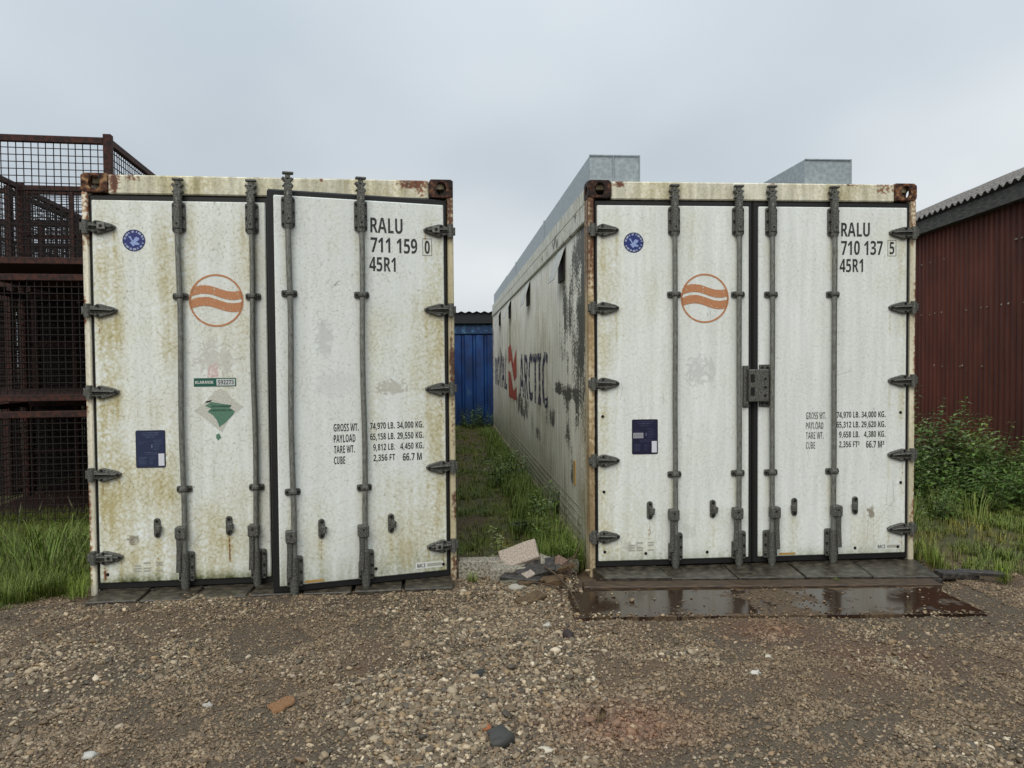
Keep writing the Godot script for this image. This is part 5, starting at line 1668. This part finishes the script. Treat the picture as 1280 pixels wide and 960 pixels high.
func gravel() -> void:
	var root := Node3D.new()
	root.name = "gravel"
	add_child(root)
	kind(root, "stuff")
	var gm := mat(ntex(256, noise(72, 0.05, 5), [[0.1, Color(0.70, 0.68, 0.66)], [0.6, Color(1, 1, 1)]]), Vector3(2, 2, 2), 0.6)
	gm.vertex_color_use_as_albedo = true
	var palette := [Color(0.190, 0.155, 0.108), Color(0.255, 0.212, 0.155), Color(0.118, 0.096, 0.068), Color(0.200, 0.148, 0.090), Color(0.365, 0.318, 0.240), Color(0.068, 0.060, 0.048), Color(0.125, 0.088, 0.056), Color(0.42, 0.385, 0.32)]
	var odds := [0.22, 0.16, 0.16, 0.14, 0.10, 0.10, 0.09, 0.03]
	var total := 300000
	var kinds := 4
	for v in kinds:
		var me := stone_mesh(400 + v * 13, [0.62, 0.75, 0.5, 0.66][v], [0.35, 0.5, 0.4, 0.7][v], [1.0, 1.4, 1.2, 1.8][v])
		me.surface_set_material(0, gm)
		var spots: Array[Transform3D] = []
		var tints := PackedColorArray()
		for i in total / kinds:
			var z := -2.3 - pow(rng.randf(), 1.15) * 3.75
			var lim := -z * 0.74 + 0.5
			var x := rng.randf_range(-lim, lim)
			if in_left(x, z) or in_right(x, z):
				continue
			if in_plate(x, z, 0.0) and (z > -4.53 or x < 2.9) and not (z < -5.0 and x < 0.45):
				if rng.randf() > 0.012 + 0.35 * exp(-pow((z + 4.53) / 0.035, 2.0)) + 0.10 * exp(-pow((x - 1.68) / 0.2, 2.0)) * float(z > -5.1):
					continue
			var g := greenness(x, z)
			if rng.randf() < g * 0.93:
				continue
			if patchy.get_noise_2d(x * 1.7 + 9.0, z * 1.7) > 0.04 and absf(x + 0.1) > 0.5 and rng.randf() < 0.72:
				continue
			# coarse swathe through the middle and on the left edge, finer grit elsewhere
			var coarse := exp(-pow((x + 0.05 + (z + 4.2) * 0.18) / 0.55, 2.0)) + exp(-pow((x + 2.4) / 0.5, 2.0)) * 0.6 + clampf(patchy.get_noise_2d(x, z) * 1.2, 0.0, 0.6)
			var size := exp(rng.randfn(-5.54 + 0.30 * minf(coarse, 1.0), 0.46))
			size = clampf(size, 0.0022, 0.021)
			if coarse < 0.25 and size > 0.012 and rng.randf() < 0.75:
				continue
			var y := gheight(x, z) + size * rng.randf_range(0.05, 0.45)
			if in_plate(x, z):
				y = 0.010 + size * 0.4
			var b := Basis.from_euler(Vector3(rng.randf_range(-0.5, 0.5), rng.randf() * TAU, rng.randf_range(-0.5, 0.5))).scaled_local(Vector3(size * rng.randf_range(0.8, 1.35), size, size * rng.randf_range(0.8, 1.25)))
			spots.append(Transform3D(b, Vector3(x, y, z)))
			var pick := rng.randf() * 0.998
			var kk := 0
			while kk < odds.size() - 1 and pick > odds[kk]:
				pick -= odds[kk]
				kk += 1
			var c: Color = palette[kk]
			var l := rng.randf_range(0.60, 1.38)
			# browner, dirtier stones where the soil shows
			var dirt := clampf(0.55 - coarse, 0.0, 0.55)
			for p in [[1.43, -4.33, 0.20], [0.52, -3.22, 0.22]]:
				var dd: float = Vector2((x - p[0]) * 0.7, z - p[1]).length() / p[2]
				c = c.lerp(Color(0.165, 0.080, 0.048), 0.75 * exp(-dd * dd))
			c = c.lerp(Color(0.150, 0.108, 0.066), dirt * 1.1)
			tints.append(Color(c.r * l * 1.14, c.g * l * 1.06, c.b * l * 0.94))
		var mm := MultiMesh.new()
		mm.transform_format = MultiMesh.TRANSFORM_3D
		mm.use_colors = true
		mm.mesh = me
		mm.instance_count = spots.size()
		for i in spots.size():
			mm.set_instance_transform(i, spots[i])
			mm.set_instance_color(i, tints[i])
		var o := MultiMeshInstance3D.new()
		o.multimesh = mm
		o.name = "pebbles" if v == 0 else "pebbles_%03d" % v
		kind(o, "stuff")
		root.add_child(o)


# ---------------------------------------------------------------- plants
func blade(mb: MB, base: Vector3, lean: Vector3, h: float, w: float, c: Color) -> void:
	var side := lean.cross(Vector3.UP).normalized() * w
	if side.length() < 0.0001:
		side = Vector3(w, 0, 0)
	var p1 := base + Vector3.UP * h * 0.5 + lean * h * 0.18
	var p2 := base + Vector3.UP * h * 0.85 + lean * h * 0.5
	var p3 := base + Vector3.UP * h * (0.98 - lean.length() * 0.25) + lean * h * 0.9
	var nn := (Vector3.UP * 0.6 - lean * 0.5 + side.normalized() * 0.2).normalized()
	mb.ink = c
	mb.tri3(base - side, base + side, p1 + side * 0.85, nn, nn, nn)
	mb.tri3(base - side, p1 + side * 0.85, p1 - side * 0.85, nn, nn, nn)
	mb.tri3(p1 - side * 0.85, p1 + side * 0.85, p2 + side * 0.55, nn, nn, nn)
	mb.tri3(p1 - side * 0.85, p2 + side * 0.55, p2 - side * 0.55, nn, nn, nn)
	mb.tri3(p2 - side * 0.55, p2 + side * 0.55, p3, nn, nn, nn)


func tuft(n: int, spread: float, h: float, w: float, seeds: bool) -> ArrayMesh:
	var mb := MB.new()
	mb.inked = true
	for i in n:
		var a := rng.randf() * TAU
		var r := spread * sqrt(rng.randf())
		var dir := Vector3(cos(a), 0, sin(a))
		var hh := h * rng.randf_range(0.45, 1.1)
		var l := rng.randf_range(0.7, 1.3)
		var c := Color(0.145 * l, 0.205 * l, 0.034 * l).lerp(Color(0.26, 0.235, 0.10), 0.7 if rng.randf() < 0.10 else rng.randf() * 0.15)
		blade(mb, dir * r, (dir * rng.randf_range(0.1, 0.8)).rotated(Vector3.UP, rng.randf_range(-0.8, 0.8)), hh, w * rng.randf_range(0.6, 1.2), c)
	if seeds:
		for i in 1:
			var a := rng.randf() * TAU
			var top := Vector3(cos(a) * h * 0.25, h * rng.randf_range(1.2, 1.7), sin(a) * h * 0.25)
			mb.ink = Color(0.13, 0.145, 0.06)
			mb.tube(PackedVector3Array([Vector3.ZERO, top * 0.55 + Vector3(0, 0.02, 0), top]), 0.0016, 0.001, 3)
			mb.ink = Color(0.14, 0.12, 0.08)
			mb.cyl(top - Vector3(0, 0.02, 0), top + Vector3(cos(a), 3.0, sin(a)) * 0.018, 0.005, 0.001, 4)
	return mb.to_mesh(M.leafy)


func leaf(mb: MB, base: Vector3, dir: Vector3, up: Vector3, l: float, w: float, c: Color) -> void:
	var s := dir.cross(up).normalized()
	var nn := s.cross(dir).normalized()
	var m1 := base + dir * l * 0.35 + nn * l * 0.06
	var tip := base + dir * l - nn * l * 0.12
	mb.ink = c
	var a := m1 + s * w + nn * w * 0.25
	var b := m1 - s * w + nn * w * 0.25
	var n1 := (nn + s * 0.3).normalized()
	var n2 := (nn - s * 0.3).normalized()
	mb.tri3(base, a, m1, n1, n1, nn)
	mb.tri3(base, m1, b, n2, nn, n2)
	mb.tri3(m1, a, tip, nn, n1, n1)
	mb.tri3(m1, tip, b, nn, n2, n2)


func herb(stems: int, spread: float, h: float, leaf_l: float, tone: Color, pale: float) -> Array:
	var st := MB.new()
	st.inked = true
	var lf := MB.new()
	lf.inked = true
	for i in stems:
		var a := rng.randf() * TAU
		var r := spread * sqrt(rng.randf())
		var base := Vector3(cos(a) * r, 0, sin(a) * r)
		var lean := Vector3(cos(a), 0, sin(a)) * rng.randf_range(0.0, 0.35) + Vector3(rng.randf_range(-0.12, 0.12), 0, rng.randf_range(-0.12, 0.12))
		var hh := h * rng.randf_range(0.55, 1.05) * (1.0 - 0.35 * r / maxf(spread, 0.01))
		var top := base + Vector3.UP * hh + lean * hh
		var mid := base + Vector3.UP * hh * 0.5 + lean * hh * 0.35
		st.ink = Color(0.10, 0.11, 0.045)
		st.tube(PackedVector3Array([base, mid, top]), 0.005, 0.0015, 4)
		var nodes := int(hh / 0.055) + 2
		for k in nodes:
			var t := lerpf(0.12, 1.0, float(k) / (nodes - 1))
			var p := base.lerp(mid, t * 2.0) if t < 0.5 else mid.lerp(top, t * 2.0 - 1.0)
			var turn := k * 1.7 + rng.randf()
			for s in 2:
				var d := Vector3(cos(turn + s * PI), rng.randf_range(-0.15, 0.55), sin(turn + s * PI)).normalized()
				var l := leaf_l * rng.randf_range(0.6, 1.2) * (1.15 - 0.5 * t)
				var sh := rng.randf_range(0.6, 1.4)
				var c := Color(tone.r * sh, tone.g * sh, tone.b * sh)
				if rng.randf() < pale:
					c = c.lerp(Color(0.24, 0.29, 0.16), 0.6)
				leaf(lf, p, d, Vector3.UP, l, l * rng.randf_range(0.17, 0.28), c)
	return [st.to_mesh(M.leafy), lf.to_mesh(M.leafy)]


func scatter(called: String, meshes: Array, spots: Array, tints: Array) -> void:
	var root := Node3D.new()
	root.name = numbered(called)
	add_child(root, true)
	kind(root, "stuff")
	for v in meshes.size():
		var mine := []
		for i in spots.size():
			if i % meshes.size() == v:
				mine.append(i)
		var mm := MultiMesh.new()
		mm.transform_format = MultiMesh.TRANSFORM_3D
		mm.use_colors = true
		mm.mesh = meshes[v]
		mm.instance_count = mine.size()
		for k in mine.size():
			var t: Transform3D = spots[mine[k]]
			var c: Color = tints[mine[k]]
			mm.set_instance_transform(k, t)
			mm.set_instance_color(k, c)
		var o := MultiMeshInstance3D.new()
		o.multimesh = mm
		o.name = "tufts" if v == 0 else "tufts_%03d" % v
		kind(o, "stuff")
		root.add_child(o)


func grass() -> void:
	var short := [tuft(16, 0.05, 0.09, 0.0030, false), tuft(18, 0.06, 0.12, 0.0032, false), tuft(14, 0.05, 0.07, 0.0035, false)]
	var tall := [tuft(34, 0.09, 0.30, 0.0034, false), tuft(40, 0.10, 0.36, 0.0036, false), tuft(34, 0.08, 0.25, 0.0034, false), tuft(26, 0.08, 0.32, 0.0034, true)]
	var low_leaf := []
	for i in 3:
		low_leaf.append(herb(9, 0.08, 0.10, 0.026, Color(0.11, 0.185, 0.036), 0.2)[1])
	var sp := []
	var ti := []
	var sp2 := []
	var ti2 := []
	var sp3 := []
	var ti3 := []
	for i in 26000:
		var region := i % 3
		var x := 0.0
		var z := 0.0
		if region == 0:
			x = rng.randf_range(-5.2, -2.75)
			z = rng.randf_range(-7.4, -4.4)
		elif region == 1:
			z = -5.5 - pow(rng.randf(), 1.4) * 13.0
			x = -0.45 + (z + 5.5) * 0.1 + rng.randf_range(-0.2, 1.25) 
		else:
			x = rng.randf_range(3.0, 7.0)
			z = rng.randf_range(-11.0, -4.6)
		if in_left(x, z, -0.16) or in_right(x, z) or (x > 0.3 and x < 3.05 and z > -5.8):
			continue
		var g := greenness(x, z)
		if rng.randf() > g:
			continue
		var bare := patchy.get_noise_2d(x * 1.3 + 70.0, z * 1.3)
		if region == 2 and z > -7.2 and bare > -0.05 and rng.randf() < 0.75:
			continue
		if region == 1 and bare > -0.08 and rng.randf() < 0.75:
			continue
		var s: float = rng.randf_range(0.7, 1.3) * [0.46, 0.58, 0.75][region]
		var b := Basis(Vector3.UP, rng.randf() * TAU).scaled(Vector3(s, s * rng.randf_range(0.8, 1.2), s))
		var t := Transform3D(b, Vector3(x, gheight(x, z) - 0.005, z))
		var l := rng.randf_range(0.75, 1.2)
		var dry := clampf(0.3 + bare, 0.0, 0.8) if region == 2 and z > -7.2 else 0.1
		if region == 1:
			dry = clampf(0.38 + bare * 1.5, 0.1, 0.8)
		var c := Color(l, l, l).lerp(Color(1.7 * l, 1.05 * l, 0.9 * l), dry)
		var roll := rng.randf()
		if (region == 0 and z < -4.9 and roll < 0.38) or (region == 2 and z < -6.9 and roll < 0.06):
			sp2.append(t)
			ti2.append(c)
		elif (region == 1 and roll < 0.3) or roll < 0.12:
			sp3.append(t)
			ti3.append(c)
		else:
			sp.append(t)
			ti.append(c)
	for i in 16:
		var x := rng.randf_range(-3.9, -2.9)
		var s := rng.randf_range(0.75, 1.15)
		sp2.append(Transform3D(Basis(Vector3.UP, rng.randf() * TAU).scaled(Vector3(s * 1.3, s, s * 1.3)), Vector3(x, -0.01, -5.4 - rng.randf() * 0.9)))
		ti2.append(Color(0.9, 0.95, 0.9))
	# rank growth along the foot of the right container's side and round the container corners
	for i in 500:
		var lz := -0.1 - pow(rng.randf(), 1.6) * 11.0
		var p := R_POS + Vector3(-0.03 - absf(rng.randfn(0.0, 0.16)), 0, lz).rotated(Vector3.UP, R_YAW)
		var s := rng.randf_range(0.3, 0.75)
		sp2.append(Transform3D(Basis(Vector3.UP, rng.randf() * TAU).scaled(Vector3(s, s, s)), Vector3(p.x, -0.01, p.z)))
		ti2.append(Color(0.95, 1.0, 0.9))
	for q in [[3.08, -5.55, 0.5], [3.15, -5.7, 0.6], [3.02, -5.8, 0.6], [3.25, -5.5, 0.4], [3.4, -5.35, 0.4], [-0.3, -5.33, 0.25], [-2.85, -5.0, 0.4], [-2.9, -5.1, 0.6], [2.23, -5.22, 0.16], [3.33, -5.2, 0.4]]:
		for k in 3:
			var s: float = q[2] * rng.randf_range(0.7, 1.1)
			sp2.append(Transform3D(Basis(Vector3.UP, rng.randf() * TAU).scaled(Vector3(s, s, s)), Vector3(q[0] + rng.randf_range(-0.04, 0.04), 0.0, q[1] + rng.randf_range(-0.04, 0.04))))
			ti2.append(Color(1.25, 1.25, 0.9))
	scatter("grass", short, sp, ti)
	scatter("tall_grass", tall, sp2, ti2)
	scatter("ground_weeds", low_leaf, sp3, ti3)


func bushes() -> void:
	# weeds that stand as plants of their own
	var rows := [
		["tall dark nettle clump against the right container's rear half, below the red wall", 4.75, -9.1, 1.22, 0.42, 34, 0.10, Color(0.096, 0.161, 0.034), 0.1],
		["leafy bush with pale leaves right beside the tall dark nettle clump", 5.05, -8.9, 1.0, 0.45, 34, 0.13, Color(0.135, 0.216, 0.042), 0.3],
		["broad low nettle bush in front of the pale-leaved bush", 4.75, -8.0, 0.62, 0.5, 40, 0.09, Color(0.111, 0.198, 0.030), 0.1],
		["bushy weed in the middle of the red shed's growth", 5.6, -9.1, 0.80, 0.5, 40, 0.10, Color(0.107, 0.179, 0.034), 0.15],
		["dark green weed clump low in front of the middle bush", 5.35, -8.1, 0.52, 0.5, 40, 0.085, Color(0.083, 0.172, 0.034), 0.1],
		["brown-tipped dock plant standing against the red shed at the photo's right edge", 6.25, -9.6, 0.85, 0.3, 16, 0.10, Color(0.192, 0.192, 0.042), 0.1],
		["wide green nettle clump below the brown-tipped dock", 6.0, -8.8, 0.62, 0.55, 44, 0.09, Color(0.103, 0.185, 0.034), 0.1],
		["low leafy weed at the right edge of the growth, nearest the gravel", 5.45, -7.5, 0.38, 0.45, 34, 0.08, Color(0.111, 0.185, 0.038), 0.2],
		["small leafy weed beside the right container's right corner post", 3.95, -7.4, 0.36, 0.4, 30, 0.07, Color(0.114, 0.192, 0.034), 0.1],
		["wispy tall weed close behind the right container's corner", 4.2, -8.4, 0.8, 0.35, 26, 0.08, Color(0.111, 0.185, 0.034), 0.1],
		["bright green weed standing at the right container's left rear-post foot", 0.43, -5.62, 0.22, 0.09, 10, 0.04, Color(0.192, 0.292, 0.051), 0.3],
		["pale single-stemmed weed behind the rubble pile", -0.12, -5.85, 0.34, 0.03, 3, 0.07, Color(0.240, 0.292, 0.077), 0.5],
		["bushy weed at the foot of the blue shed", -0.85, -17.9, 0.55, 0.4, 22, 0.10, Color(0.111, 0.185, 0.038), 0.2],
		["leafy weed leaning on the long side of the right container", 0.30, -7.3, 0.40, 0.18, 16, 0.08, Color(0.144, 0.241, 0.045), 0.3],
		["small weed by the black plastic tub", 0.30, -6.55, 0.28, 0.14, 12, 0.06, Color(0.161, 0.263, 0.048), 0.2],
		["weed clump halfway down the grass strip beside the long side wall", -0.05, -9.6, 0.45, 0.25, 20, 0.09, Color(0.129, 0.216, 0.042), 0.2]]
	for r in rows:
		var m := herb(int(r[5] * 1.2), r[4], r[3] * 1.08, r[6] * 1.2, r[7], r[8])
		var root := thing("weed_bush", r[0], "weed", Vector3(r[1], gheight(r[1], r[2]) - 0.01, r[2]), rng.randf() * TAU, "weeds growing round the containers")
		put_mesh("stem", m[0], root)
		put_mesh("foliage", m[1], root)
